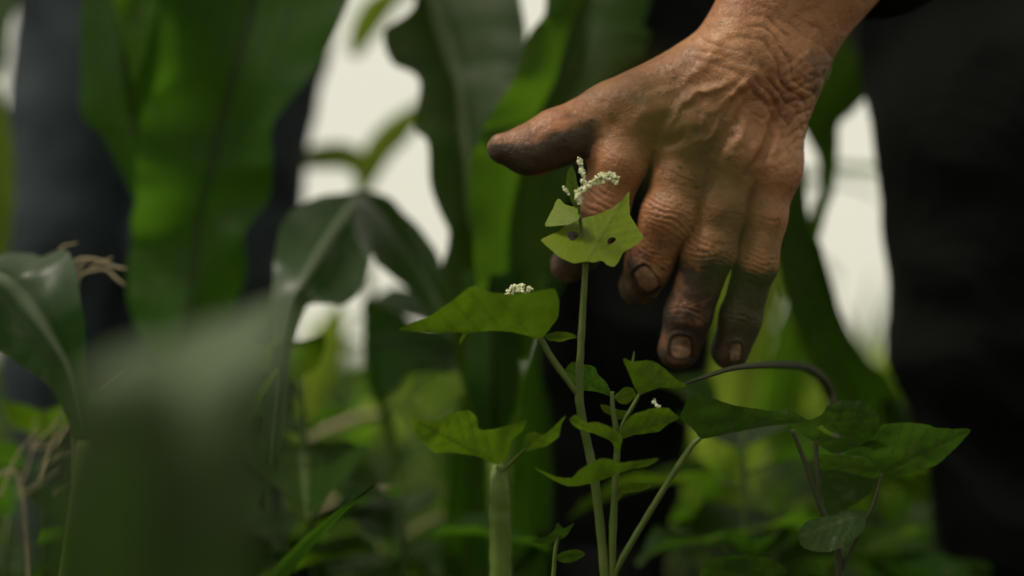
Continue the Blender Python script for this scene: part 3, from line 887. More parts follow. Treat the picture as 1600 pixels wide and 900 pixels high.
def build_person(name, label, J, cloth_top, cloth_leg, near=False, boots=True, seed=1):
    root = thing(name, label, "person", ((J['ank_l'][0] + J['ank_r'][0]) / 2, (J['ank_l'][1] + J['ank_r'][1]) / 2, 0))
    A = {k: np.array(v, float) for k, v in J.items() if k[:3] in ('ank', 'kne', 'hip', 'sh_', 'el_', 'wr_', 'hea')}
    allp = np.array(list(A.values()))
    lo, hi = allp.min(0) - 0.26, allp.max(0) + 0.26
    def body(off, parts):
        f = Field(lo, hi, 0.006)
        if 'legs' in parts:
            for s in 'lr':
                kk = J.get('slim_' + s, 1.0)
                end = A['ank_' + s]; er = .040 + off * 1.1
                if parts.get('tucked') and near:
                    end = A['ank_' + s] + (A['knee_' + s] - A['ank_' + s]) * J['boot'] * .8; er = .048 + off * .5
                add_chain(f, [(A['hip_' + s], .088 + off), (A['knee_' + s], (.060 + off * 1.05) * (kk + 1) / 2), (A['knee_' + s] * .62 + A['ank_' + s] * .38, (.060 + off) * kk), (end, er * kk)], .02)
            add_cone(f, A['hip_l'], A['hip_r'], .10 + off, .10 + off, .05)
        if 'feet' in parts:
            for s in 'lr':
                a = A['ank_' + s]; t = np.array(J['toe'], float)
                add_chain(f, [(a + (0, 0, .0), .041 + off), (np.array((a[0], a[1], .045)), .042 + off), (np.array((a[0], a[1], .04)) + t * .16, .036 + off)], .02)
        if 'torso' in parts:
            pel = (A['hip_l'] + A['hip_r']) / 2
            ch = (A['sh_l'] + A['sh_r']) / 2
            add_chain(f, [(pel, .125 + off), (pel * .5 + ch * .5, .125 + off), (ch * .8 + pel * .2, .14 + off)], .05)
            add_cone(f, A['sh_l'] * .85 + A['sh_r'] * .15, A['sh_r'] * .85 + A['sh_l'] * .15, .070 + off, .070 + off, .06)
        if 'neck' in parts:
            add_cone(f, (A['sh_l'] + A['sh_r']) / 2, A['head'], .058, .055, .03)
        for s in 'lr':
            if 'arm_' + s in parts:
                e, w = A['el_' + s], A['wr_' + s]
                add_chain(f, [(A['sh_' + s], .058 + off), (e, .043 + off), (e * .6 + w * .4, .042 + off)], .02)
                t = parts['arm_' + s]
                add_cone(f, e * .6 + w * .4, e + (w - e) * t, .042 + off, (.042 + (.030 - .042) * t) + off, .02)
        return f
    # the body itself, one surface
    pr = {'legs': 1, 'feet': 1, 'torso': 1, 'neck': 1, 'arm_l': .55 if near else 1, 'arm_r': 1}
    f = body(0, pr)
    hq = head_field(f, A['head'], J['fwd'])
    hand_field(f, A['wr_r'], A['wr_r'] - A['el_r'], J['palm_r'])
    if not near:
        hand_field(f, A['wr_l'], A['wr_l'] - A['el_l'], J['palm_l'])
    V, Q = surface_nets(f)
    V = relax(V, Q, 2)
    z = np.zeros(len(V))
    at = {'dirt_shade': z + 0.1, 'nail': z, 'redness': z + 0.1}
    if near:
        V2, Q2, a2 = near_hand()
        Q = np.concatenate((Q, Q2 + len(V))); V = np.concatenate((V, V2))
        at = {k: np.concatenate((at[k], a2[k])) for k in at}
    bo = mesh_obj("body", V, Q, M['skin'], root, attrs=at)
    # hair, eyes
    g = Field(A['head'] - 0.16, A['head'] + 0.16, 0.005)
    add_cone(g, hq(0, -.035, .055), hq(0, .01, .060), .080, .074, .02)
    cut = g.grid((slice(0, g.n[0]), slice(0, g.n[1]), slice(0, g.n[2])))
    up = hq(0, 0, 1) - hq(0, 0, 0); fw = hq(0, 1, 0) - hq(0, 0, 0); c0 = hq(0, 0.045, 0.035)
    pl = (cut[0] - c0[0]) * (fw[0] - up[0] * .8) + (cut[1] - c0[1]) * (fw[1] - up[1] * .8) + (cut[2] - c0[2]) * (fw[2] - up[2] * .8)
    g.F = np.maximum(g.F, pl / 1.28).astype(np.float32)
    Vh, Qh = surface_nets(g)
    mesh_obj("hair", folds(Vh, Qh, .003, 9), Qh, M['hair'], root)
    for s in (-1, 1):
        mesh_obj("eye", hq(s * .031, .080, .020) + ICO_V * .0115, ICO_F, M['eye'], root)
    # clothes
    f = body(.016, {'torso': 1, 'arm_l': J.get('cuff_l', .9), 'arm_r': .9})
    V, Q = surface_nets(f)
    mesh_obj("jacket", folds(relax(V, Q, 2), Q, .009, seed), Q, cloth_top, root)
    f = body(.017, {'legs': 1, 'tucked': 1})
    V, Q = surface_nets(f)
    mesh_obj("trousers", folds(relax(V, Q, 2), Q, .011, seed + 3), Q, cloth_leg, root)
    for s in 'lr':
        f = Field(A['ank_' + s] - (.12, .34, .15), A['ank_' + s] + (.12, .20, .32), 0.005)
        a = A['ank_' + s]; t = np.array(J['toe'], float)
        heel = np.array((a[0], a[1] + .01, .046))
        up = a + (A['knee_' + s] - a) * J.get('boot', .2)
        kk = J.get('slim_' + s, 1.0)
        add_chain(f, [(up, J.get('boot_r', .066) * (kk * .8 + .2)), (a, .056 * (kk * .7 + .3)), (heel, .050), (heel + t * .13, .046), (heel + t * .2, .040)], .02)
        gz = f.grid((slice(0, f.n[0]), slice(0, f.n[1]), slice(0, f.n[2])))[2]
        f.F = np.maximum(f.F, (0.002 - gz)).astype(np.float32)
        tz = up[2]
        f.F = np.maximum(f.F, (gz - tz)).astype(np.float32)
        V, Q = surface_nets(f)
        b = mesh_obj("boot", relax(V, Q, 2), Q, M['rubber'], root)
        f = Field(A['ank_' + s] - (.12, .34, .15), A['ank_' + s] + (.12, .20, .1), 0.005)
        add_cone(f, heel * (1, 1, 0) + (0, 0, .012), heel * (1, 1, 0) + (0, 0, .012) + t * .2, .050, .046, 0)
        f.F = np.maximum(f.F, np.maximum(gz[:, :, :f.n[2]] - .016, 0.0005 - gz[:, :, :f.n[2]])).astype(np.float32)
        V, Q = surface_nets(f)
        mesh_obj("sole", V, Q, M['rubber'], b)
    return root

WRIST_L = P(1190, 92, 0.695)
def Z(z, d): return z + d * math.tan(TILT)
build_person("person", "bending farmer in black clothes reaching one soil-stained hand down towards the flowering weed", {
    'ank_l': (.395, 1.12, .09), 'knee_l': (.348, 1.00, Z(.47, 1.0)), 'hip_l': (.345, 1.32, .92),
    'ank_r': (.064, 1.10, .09), 'knee_r': (.094, 1.04, Z(.47, 1.0)), 'hip_r': (.150, 1.32, .92),
    'sh_l': (.40, .86, 1.04), 'sh_r': (.05, .90, 1.08), 'el_l': ELBOW_L, 'wr_l': WRIST_L,
    'el_r': (-.08, 1.12, 1.02), 'wr_r': (.02, 1.36, 1.06), 'head': (.22, .70, 1.24), 'fwd': (-.15, -.85, -.55),
    'toe': (0, -1, 0), 'palm_r': (1, 0, .3), 'cuff_l': .60, 'boot': .40, 'boot_r': .062, 'slim_r': .68}, M['black'], M['black'], near=True, seed=2)
build_person("person", "person standing in blue-grey jeans behind the broad corn leaf", {
    'ank_l': (-.318, 1.56, .09), 'knee_l': (-.325, 1.53, .47), 'hip_l': (-.285, 1.58, .88),
    'ank_r': (-.475, 1.58, .09), 'knee_r': (-.470, 1.54, .47), 'hip_r': (-.445, 1.58, .88),
    'sh_l': (-.19, 1.60, 1.40), 'sh_r': (-.54, 1.60, 1.40), 'el_l': (-.13, 1.63, 1.14), 'el_r': (-.60, 1.63, 1.14),
    'wr_l': (-.14, 1.52, .93), 'wr_r': (-.59, 1.52, .93), 'head': (-.365, 1.57, 1.62), 'fwd': (.1, -1, -.2),
    'toe': (0, -1, 0), 'palm_l': (-1, 0, 0), 'palm_r': (1, 0, 0), 'boot': .22}, M['shirt'], M['jeans'], seed=11)

# ------------------------------------------------------------------ corn plants near the hand
def corn_root(label, px, d, name="corn_plant"):
    p = ground_under(px, 800, d)
    return thing(name, label, "corn plant", p)

def stalk(root, top_z, r0=0.011, r1=0.006, lean=(0, 0)):
    l = np.array(root.location)
    n = 7
    pts = [l + np.array((lean[0] * (i / n) ** 1.3, lean[1] * (i / n) ** 1.3, top_z * i / n - (0.02 if i == 0 else 0))) for i in range(n + 1)]
    V, F = tube_mesh(pts, np.linspace(r0, r1, n + 1), 12, 60)
    z = V[:, 2]
    node = np.exp(-(((z + 0.03) % 0.15 - 0.075) / 0.006) ** 2) * 0.0018
    c = l[:2]
    V[:, :2] += (V[:, :2] - c) / (np.linalg.norm(V[:, :2] - c, axis=1, keepdims=True) + 1e-6) * node[:, None]
    return mesh_obj("stalk", V, F, M['stalk'], root)

# broad blades hanging in front of the jeans (left)
cl = corn_root("corn plant whose two very broad blades hang in front of the blue-grey jeans", 300, 1.08)
stalk(cl, 1.5, lean=(-.05, .03))
D = 0.98
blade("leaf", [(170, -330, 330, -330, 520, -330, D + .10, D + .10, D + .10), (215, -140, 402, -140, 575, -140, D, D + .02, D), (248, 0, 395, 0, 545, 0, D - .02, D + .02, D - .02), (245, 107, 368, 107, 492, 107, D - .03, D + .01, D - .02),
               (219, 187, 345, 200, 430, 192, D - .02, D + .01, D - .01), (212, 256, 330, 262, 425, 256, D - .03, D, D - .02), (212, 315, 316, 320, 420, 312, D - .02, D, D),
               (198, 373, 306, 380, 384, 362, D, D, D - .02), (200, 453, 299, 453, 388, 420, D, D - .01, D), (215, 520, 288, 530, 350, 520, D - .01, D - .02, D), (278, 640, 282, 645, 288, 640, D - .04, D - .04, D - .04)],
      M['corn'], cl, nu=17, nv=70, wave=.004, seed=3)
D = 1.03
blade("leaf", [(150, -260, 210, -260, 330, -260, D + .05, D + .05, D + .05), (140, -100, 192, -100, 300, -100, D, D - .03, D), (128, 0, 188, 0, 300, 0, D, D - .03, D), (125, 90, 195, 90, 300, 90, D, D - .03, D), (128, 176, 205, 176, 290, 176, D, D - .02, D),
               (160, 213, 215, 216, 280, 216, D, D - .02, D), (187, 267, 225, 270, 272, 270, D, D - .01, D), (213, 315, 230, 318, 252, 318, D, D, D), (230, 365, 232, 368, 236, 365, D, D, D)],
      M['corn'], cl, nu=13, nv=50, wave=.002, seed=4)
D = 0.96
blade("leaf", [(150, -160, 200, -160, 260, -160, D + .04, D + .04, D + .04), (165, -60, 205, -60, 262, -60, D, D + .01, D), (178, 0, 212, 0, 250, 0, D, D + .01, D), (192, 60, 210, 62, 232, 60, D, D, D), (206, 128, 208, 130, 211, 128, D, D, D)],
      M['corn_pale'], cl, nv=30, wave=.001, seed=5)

# arching leaf and central plant
cc = corn_root("tall corn plant rising behind the thumb with an arching drooping leaf over the bright gap", 778, 0.93)
blade("leaf", [(745, 690, 770, 700, 792, 690, .93, .94, .93), (722, 600, 768, 600, 812, 590, .92, .94, .92), (705, 520, 760, 530, 815, 505, .92, .94, .92), (690, 430, 748, 450, 800, 450, .93, .95, .93),
               (699, 385, 745, 400, 772, 410, .94, .96, .94), (698, 350, 740, 360, 762, 370, .94, .96, .94), (673, 295, 734, 310, 755, 310, .95, .97, .95), (668, 228, 729, 250, 765, 250, .96, .98, .96), (647, 195, 724, 195, 775, 200, .97, .99, .97),
               (655, 124, 716, 135, 795, 150, .98, 1.0, .98), (614, 95, 708, 105, 812, 110, .99, 1.01, .99), (600, 50, 692, 60, 822, 60, 1.0, 1.02, 1.0), (648, 14, 672, 14, 814, 0, 1.01, 1.03, 1.01), (640, -60, 660, -60, 800, -80, 1.03, 1.05, 1.03), (640, -230, 680, -230, 760, -230, 1.10, 1.1, 1.10)],
      M['corn_rib'], cc, nu=15, nv=80, wave=.0025, seed=6)
blade("leaf", [(762, 560, 790, 560, 822, 560, .91, .92, .91), (755, 470, 800, 470, 848, 465, .89, .92, .90), (745, 430, 798, 430, 856, 430, .88, .92, .90), (735, 350, 800, 350, 876, 400, .88, .92, .91), (731, 262, 820, 262, 885, 310, .88, .92, .91), (747, 214, 838, 214, 902, 220, .88, .92, .92),
               (765, 188, 850, 170, 935, 140, .88, .93, .93), (799, 127, 874, 120, 1000, 95, .89, .94, .94), (822, 60, 890, 60, 1014, 62, .91, .95, .95), (846, 28, 905, 20, 1003, 42, .92, .96, .96), (856, 0, 915, 0, 1016, 0, .93, .97, .97), (860, -120, 930, -120, 1030, -120, .98, 1.0, 1.0), (900, -300, 950, -300, 1000, -300, 1.05, 1.05, 1.05)],
      M['corn_mid'], cc, nu=15, nv=80, wave=.003, seed=7)
blade("leaf", [(716, 540, 706, 530, 694, 525, .97, .97, .97), (702, 455, 684, 468, 668, 488, .99, .98, .97), (676, 390, 652, 415, 630, 442, 1.0, .99, .96), (642, 342, 618, 366, 592, 412, 1.01, .99, .94), (604, 306, 588, 328, 578, 402, 1.01, .98, .92),
               (562, 296, 556, 306, 576, 420, 1.0, .955, .90), (500, 311, 528, 342, 568, 446, .97, .925, .885), (448, 338, 502, 390, 545, 470, .92, .885, .87), (430, 395, 476, 432, 512, 478, .88, .86, .86), (424, 470, 450, 480, 478, 482, .86, .85, .86),
               (420, 560, 436, 558, 452, 550, .85, .845, .85), (405, 680, 424, 672, 444, 655, .84, .84, .84), (410, 795, 414, 800, 420, 795, .84, .84, .84)],
      M['corn_grey'], cc, nu=15, nv=90, wave=.0015, seed=8)
blade("leaf", [(745, 600, 740, 590, 730, 580, .95, .95, .95), (715, 530, 690, 550, 670, 580, 1.0, .99, .98), (640, 500, 632, 540, 640, 590, 1.03, 1.02, 1.0), (590, 470, 592, 540, 605, 620, 1.05, 1.05, 1.02), (566, 480, 580, 580, 600, 640, 1.06, 1.05, 1.04), (580, 600, 596, 640, 612, 670, 1.06, 1.05, 1.05), (618, 740, 622, 745, 628, 740, 1.05, 1.05, 1.05)],
      M['corn'], cc, nu=11, nv=50, wave=.002, seed=9)
blade("leaf", [(800, 470, 830, 480, 850, 490, .96, .97, .98), (840, 380, 868, 380, 905, 400, .99, 1.0, 1.0), (858, 280, 890, 280, 945, 300, 1.0, 1.02, 1.02), (880, 200, 930, 200, 985, 220, 1.02, 1.03, 1.03), (910, 130, 980, 130, 1040, 140, 1.03, 1.05, 1.05), (980, 70, 1040, 75, 1080, 90, 1.05, 1.06, 1.06), (1040, 50, 1075, 50, 1100, 60, 1.07, 1.08, 1.08), (1075, -60, 1090, -60, 1110, -60, 1.1, 1.1, 1.1)],
      M['corn'], cc, nu=11, nv=50, wave=.002, seed=10)
blade("leaf_sheath", [(722, 420, 770, 430, 816, 420, .905, .89, .905), (728, 500, 770, 510, 812, 500, .905, .885, .905), (728, 600, 770, 605, 810, 600, .905, .885, .905), (742, 660, 774, 664, 800, 660, .91, .895, .91), (758, 700, 776, 704, 792, 700, .92, .91, .92)],
      M['corn'], cc, nu=13, nv=40, wave=.0008, seed=41)
blade("leaf", [(700, 520, 704, 528, 708, 536, .98, .98, .98), (668, 470, 664, 486, 662, 502, 1.06, 1.05, 1.04), (640, 452, 634, 472, 630, 494, 1.12, 1.11, 1.1), (612, 450, 606, 466, 600, 482, 1.18, 1.17, 1.16), (585, 462, 584, 466, 583, 470, 1.22, 1.22, 1.22)],
      M['corn_grey'], cc, nu=9, nv=30, wave=.001, seed=42)
blade("leaf", [(800, 1020, 842, 1020, 890, 1020, 1.12, 1.13, 1.12), (790, 860, 838, 860, 892, 860, 1.10, 1.12, 1.10), (796, 720, 842, 720, 890, 720, 1.09, 1.11, 1.09), (812, 600, 846, 600, 884, 600, 1.08, 1.1, 1.08), (838, 500, 858, 500, 880, 500, 1.08, 1.09, 1.08), (866, 420, 868, 420, 870, 420, 1.08, 1.08, 1.08)],
      M['corn'], cc, nu=9, nv=40, wave=.003, seed=51)  # leaf added to darken the gap right of the stalk
blade("leaf", [(690, 1020, 730, 1020, 768, 1020, 1.12, 1.13, 1.12), (688, 880, 728, 880, 768, 880, 1.10, 1.12, 1.10), (696, 780, 732, 780, 764, 780, 1.09, 1.1, 1.09), (706, 690, 734, 690, 760, 690, 1.07, 1.08, 1.07), (728, 600, 740, 600, 754, 600, 1.03, 1.03, 1.03)],
      M['corn'], cc, nu=9, nv=40, wave=.003, seed=52)  # leaf added to darken the low gap left of the stalk
l = np.array(cc.location)
V, F = tube_mesh([l + (0.003, 0, -.02), P(783, 900, .93), P(780, 760, .93), P(777, 660, .94), P(760, 450, .97), P(735, 200, 1.02), P(690, -150, 1.10), P(690, -900, 1.2)], [.0070, .0060, .0060, .0070, .008, .007, .006, .005], 12, 90)
mesh_obj("stalk", V, F, M['stalk'], cc)

# blades right of the hand
cr = corn_root("corn plant with bent blades hanging between the hand and the black trouser leg", 1500, 1.40)
stalk(cr, 1.6, lean=(-.05, .0))
blade("leaf", [(1340, -20, 1385, -10, 1425, 20, 1.30, 1.32, 1.30), (1300, 40, 1360, 60, 1402, 84, 1.22, 1.24, 1.22), (1288, 105, 1338, 120, 1376, 128, 1.18, 1.2, 1.18), (1262, 150, 1300, 165, 1340, 166, 1.15, 1.17, 1.15), (1252, 195, 1285, 204, 1311, 197, 1.13, 1.15, 1.13),
               (1278, 245, 1294, 248, 1309, 248, 1.12, 1.13, 1.12), (1280, 300, 1292, 300, 1304, 290, 1.12, 1.13, 1.12), (1262, 345, 1272, 345, 1288, 340, 1.12, 1.12, 1.12), (1250, 420, 1258, 420, 1268, 410, 1.12, 1.12, 1.12)],
      M['corn_mid'], cr, nv=50, wave=.002, seed=12)
blade("leaf", [(1215, 250, 1238, 250, 1258, 260, 1.05, 1.06, 1.05), (1212, 330, 1245, 330, 1264, 345, 1.03, 1.05, 1.03), (1212, 395, 1248, 395, 1280, 380, 1.02, 1.04, 1.02), (1222, 450, 1262, 450, 1298, 432, 1.02, 1.04, 1.02), (1245, 520, 1285, 520, 1318, 500, 1.04, 1.06, 1.04), (1275, 590, 1315, 585, 1352, 556, 1.08, 1.1, 1.08), (1310, 680, 1355, 660, 1405, 610, 1.14, 1.16, 1.14), (1370, 760, 1400, 740, 1430, 700, 1.22, 1.22, 1.22)],
      M['corn'], cr, nv=50, wave=.002, seed=13)
blade("leaf", [(1296, 252, 1297, 258, 1298, 264, 1.9, 1.9, 1.9), (1330, 257, 1332, 263, 1334, 269, 1.9, 1.9, 1.9), (1375, 258, 1376, 264, 1378, 270, 1.9, 1.9, 1.9), (1440, 250, 1440, 254, 1440, 258, 1.9, 1.9, 1.9)],
      M['corn_pale'], cr, nu=7, nv=20, seed=14)

blade("leaf", [(1130, 690, 1150, 690, 1172, 690, 1.45, 1.46, 1.45), (1128, 600, 1156, 600, 1186, 600, 1.43, 1.45, 1.43), (1140, 520, 1172, 520, 1206, 520, 1.42, 1.44, 1.42), (1170, 440, 1198, 440, 1226, 445, 1.42, 1.44, 1.42), (1205, 360, 1216, 360, 1228, 364, 1.42, 1.42, 1.42)],
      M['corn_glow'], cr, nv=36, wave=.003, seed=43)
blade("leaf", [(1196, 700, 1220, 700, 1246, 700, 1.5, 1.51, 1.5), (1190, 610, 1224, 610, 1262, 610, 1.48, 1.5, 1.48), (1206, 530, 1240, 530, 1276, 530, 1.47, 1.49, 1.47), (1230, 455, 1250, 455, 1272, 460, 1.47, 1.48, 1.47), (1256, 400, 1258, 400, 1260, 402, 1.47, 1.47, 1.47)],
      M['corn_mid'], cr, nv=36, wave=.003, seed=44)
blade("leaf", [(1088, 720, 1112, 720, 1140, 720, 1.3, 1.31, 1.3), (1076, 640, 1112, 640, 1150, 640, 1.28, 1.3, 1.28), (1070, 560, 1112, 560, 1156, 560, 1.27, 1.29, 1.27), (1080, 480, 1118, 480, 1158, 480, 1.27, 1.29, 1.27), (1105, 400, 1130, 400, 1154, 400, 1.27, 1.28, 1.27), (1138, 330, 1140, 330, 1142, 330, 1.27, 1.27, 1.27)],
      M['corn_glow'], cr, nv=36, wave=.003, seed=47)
# thin young leaves crossing the bright gap
cy = corn_root("young corn plant with thin yellow-green leaves crossing the bright gap in the middle", 606, 1.75)
V, F = tube_mesh([np.array(cy.location) + (0, 0, -.02), P(600, 640, 1.75), P(592, 540, 1.75), P(572, 430, 1.75), P(566, 360, 1.75), P(563, 290, 1.76)], [.008, .007, .007, .006, .005, .004], 10, 40)
mesh_obj("stalk", V, F, M['stalk'], cy)
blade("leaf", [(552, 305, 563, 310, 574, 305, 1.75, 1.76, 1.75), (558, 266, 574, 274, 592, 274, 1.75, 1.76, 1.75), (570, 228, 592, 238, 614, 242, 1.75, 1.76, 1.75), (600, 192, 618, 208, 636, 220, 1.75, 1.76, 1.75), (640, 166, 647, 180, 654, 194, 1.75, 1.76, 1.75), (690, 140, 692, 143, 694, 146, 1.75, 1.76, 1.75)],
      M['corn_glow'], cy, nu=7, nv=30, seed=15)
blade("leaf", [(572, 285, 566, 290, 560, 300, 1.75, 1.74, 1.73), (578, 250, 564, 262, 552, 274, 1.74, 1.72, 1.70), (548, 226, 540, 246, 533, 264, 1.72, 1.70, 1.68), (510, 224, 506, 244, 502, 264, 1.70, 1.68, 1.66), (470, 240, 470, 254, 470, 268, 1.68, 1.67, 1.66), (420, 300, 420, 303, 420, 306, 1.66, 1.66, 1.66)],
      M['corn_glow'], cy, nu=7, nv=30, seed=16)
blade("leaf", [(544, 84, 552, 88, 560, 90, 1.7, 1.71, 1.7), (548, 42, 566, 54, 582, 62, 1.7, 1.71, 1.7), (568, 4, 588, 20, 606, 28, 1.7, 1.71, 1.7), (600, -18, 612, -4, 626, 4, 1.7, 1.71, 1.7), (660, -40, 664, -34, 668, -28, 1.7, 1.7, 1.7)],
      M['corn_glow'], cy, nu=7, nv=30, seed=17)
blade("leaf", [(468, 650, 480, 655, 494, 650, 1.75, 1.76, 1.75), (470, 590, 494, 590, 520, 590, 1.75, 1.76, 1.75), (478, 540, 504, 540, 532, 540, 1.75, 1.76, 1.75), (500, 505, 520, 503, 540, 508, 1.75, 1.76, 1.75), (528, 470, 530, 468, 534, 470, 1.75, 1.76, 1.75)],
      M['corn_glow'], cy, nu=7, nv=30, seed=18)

# a yellow-green blade at the very left edge
ce = corn_root("corn plant at the photo's left edge showing one yellow-green blade beside the jeans", -60, 1.25)
stalk(ce, 1.5, lean=(-.05, 0))
blade("leaf", [(-60, 90, -40, 90, -10, 95, 1.2, 1.2, 1.2), (-40, 190, -16, 190, 14, 190, 1.2, 1.2, 1.2), (-35, 270, -8, 270, 23, 270, 1.2, 1.2, 1.2), (-30, 340, -6, 340, 20, 340, 1.2, 1.2, 1.2), (-10, 400, 4, 400, 12, 400, 1.2, 1.2, 1.2), (0, 450, 2, 452, 4, 450, 1.2, 1.2, 1.2)],
      M['corn_glow'], ce, nu=9, nv=40, wave=.001, seed=19)
blade("leaf", [(-90, -80, -60, -80, -20, -80, 1.22, 1.22, 1.22), (-40, -20, -12, -20, 26, -20, 1.22, 1.22, 1.22), (-30, 40, -8, 45, 14, 45, 1.22, 1.22, 1.22), (-30, 110, -10, 115, 6, 110, 1.22, 1.22, 1.22), (-40, 170, -38, 172, -36, 170, 1.22, 1.22, 1.22)],
      M['corn_grey'], ce, nu=9, nv=40, seed=20)

# ------------------------------------------------------------------ foreground leaves, far out of focus
fl = corn_root("very close corn plant whose broad grey-green leaf fills the lower left, out of focus", 120, 0.36)
stalk(fl, 0.26, .008, .005, lean=(-.02, .0))
blade("leaf", [(60, 1380, 220, 1380, 380, 1380, .34, .35, .34), (60, 1040, 230, 1040, 410, 1040, .285, .295, .285), (66, 840, 238, 830, 416, 820, .25, .262, .25), (84, 715, 260, 690, 428, 672, .238, .25, .238), (130, 630, 300, 592, 440, 570, .24, .252, .24), (215, 562, 345, 530, 446, 512, .262, .275, .262), (320, 512, 392, 492, 448, 480, .30, .31, .30), (430, 462, 440, 460, 450, 458, .36, .36, .36)],
      M['corn_near'], fl, nu=15, nv=60, wave=.003, seed=22, freq=6)
fg = thing("grass_clump", "thin close grass blades blurred across the knuckles of the hand", "grass", ground_under(1296, 900, .19))
blade("blade", [(1350, 2600, 1351, 2600, 1352, 2600, .19, .19, .19), (1305, 1300, 1306, 1300, 1307, 1300, .19, .19, .19), (1266, 720, 1268, 720, 1270, 720, .19, .19, .19), (1212, 480, 1216, 480, 1220, 480, .19, .19, .19), (1124, 350, 1152, 330, 1180, 310, .19, .19, .19), (1030, 256, 1066, 216, 1102, 176, .188, .188, .188), (955, 178, 984, 148, 1010, 118, .185, .185, .185), (918, 118, 920, 116, 922, 114, .185, .185, .185)],
      M['olive'], fg, nu=5, nv=50, seed=23)
blade("blade", [(1320, 2600, 1321, 2600, 1322, 2600, .19, .19, .19), (1282, 1300, 1283, 1300, 1284, 1300, .19, .19, .19), (1242, 760, 1244, 760, 1246, 760, .19, .19, .19), (1200, 520, 1204, 520, 1208, 520, .19, .19, .19), (1138, 408, 1164, 393, 1190, 378, .19, .19, .19), (1092, 330, 1124, 306, 1156, 282, .19, .19, .19), (1060, 250, 1062, 248, 1064, 246, .19, .19, .19)],
      M['weed_deep'], fg, nu=5, nv=50, seed=24)

gl = corn_root("corn seedling at the left edge with a folded leaf catching light beside dry straw", 10, 0.76)
blade("leaf", [(150, 690, 135, 680, 118, 690, .76, .765, .76), (136, 560, 108, 580, 84, 610, .75, .765, .75), (128, 480, 72, 515, 30, 570, .745, .765, .74), (108, 398, 36, 464, -20, 530, .77, .765, .73), (62, 397, 0, 428, -60, 460, .79, .765, .73), (0, 400, -60, 405, -130, 420, .81, .78, .75), (-100, 430, -130, 420, -160, 440, .82, .80, .78)],
      M['corn_grey'], gl, nu=13, nv=50, wave=.0012, seed=25)
V, F = tube_mesh([np.array(gl.location) + (0, 0, -.02), P(110, 900, .76), P(135, 690, .76)], [.006, .005, .004], 10, 30)
mesh_obj("stalk", V, F, M['stalk'], gl)
ds = thing("dry_straw", "tangle of pale dry straw with bent ends poking up at the left below the jeans", "dry straw", ground_under(120, 800, .80))
for pts in ([(120, 1450, .8, 4), (118, 700, .8, 3.4), (108, 480, .8, 3), (92, 397, .8, 2.6), (121, 379, .8, 1.4)],
            [(118, 700, .8, 3), (116, 470, .8, 3), (118, 414, .8, 3), (145, 406, .8, 2.6), (175, 418, .8, 2.6), (196, 422, .8, 1.2)],
            [(118, 470, .8, 2.5), (126, 434, .8, 2.4), (150, 424, .8, 2.6), (166, 424, .8, 2.8), (180, 438, .8, 3), (193, 448, .8, 1.4)],
            [(140, 420, .8, 2.4), (156, 411, .8, 2), (176, 402, .8, 1)],
            [(116, 430, .8, 2.4), (132, 410, .8, 2.4), (147, 406, .8, 1.4)]):
    stem_px("stalk" if pts[0][1] > 1000 else "twig", pts, M['dry'], ds, 40)

rs = random.Random(77)
for k in range(12):
    x0, y0 = rs.uniform(-20, 90), rs.uniform(690, 800)
    x1, y1 = x0 + rs.uniform(20, 110), y0 - rs.uniform(30, 130)
    dk = rs.uniform(.78, .9)
    stem_px("straw", [(x0, y0, dk, 1.8), ((x0 + x1) / 2 + rs.uniform(-14, 14), (y0 + y1) / 2 + rs.uniform(-14, 14), dk + .01, 1.6), (x1, y1, dk + .02, .9)], M['dry'], ds, 20)
stem_px("straw", [(60, 1400, .84, 3), (40, 800, .84, 2.6), (-10, 740, .84, 2), (-40, 700, .84, 1.4)], M['dry'], ds, 30)

# ------------------------------------------------------------------ the flowering weed in focus
W = 0.622
w1 = thing("flowering_weed", "green weed with cream bud sprays and a holed top leaf before the index finger", "weed", ground_under(955, 900, W))
stem_px("stem", [(962, 1700, W, 9), (958, 1100, W, 9), (944, 885, W, 7.6), (926, 745, W, 7.2), (912, 660, W, 6.8), (905, 608, W, 6.8), (910, 520, W, 5.4), (916, 408, W, 4.8)], M['stem'], w1, 80)
stem_px("stem", [(962, 1100, W, 5), (957, 885, W, 6), (960, 760, W, 5.5), (964, 690, W, 5), (958, 640, W, 4), (957, 610, W, 3)], M['stem'], w1, 50)
stem_px("petiole", [(958, 905, W, 5), (968, 880, W, 5), (1020, 792, W, 5), (1074, 706, W, 4.4), (1094, 684, W, 3.6)], M['stem'], w1, 50)
stem_px("petiole", [(906, 618, W, 6), (884, 590, W, 5.4), (862, 560, W, 5), (844, 529, W, 5)], M['stem'], w1, 30)
stem_px("petiole", [(964, 690, W, 3), (974, 660, W, 3), (988, 636, W, 3), (1000, 614, W, 2.6)], M['stem'], w1, 30)
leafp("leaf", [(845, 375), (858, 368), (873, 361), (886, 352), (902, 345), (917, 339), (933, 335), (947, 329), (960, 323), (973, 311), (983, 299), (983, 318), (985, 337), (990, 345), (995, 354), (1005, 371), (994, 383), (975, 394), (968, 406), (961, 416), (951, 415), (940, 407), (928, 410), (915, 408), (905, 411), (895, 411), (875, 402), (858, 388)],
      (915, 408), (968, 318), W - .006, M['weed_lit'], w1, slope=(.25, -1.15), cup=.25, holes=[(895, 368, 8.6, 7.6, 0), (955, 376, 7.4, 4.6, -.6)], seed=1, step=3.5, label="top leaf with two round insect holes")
leafp("leaf", [(851, 351), (861, 331), (872, 310), (880, 317), (887, 321), (900, 324), (906, 336), (904, 343), (887, 351), (868, 353), (853, 354)], (904, 342), (856, 348), W + .004, M['weed_lit'], w1, slope=(-.5, -1.0), cup=.2, seed=2, step=3.5)
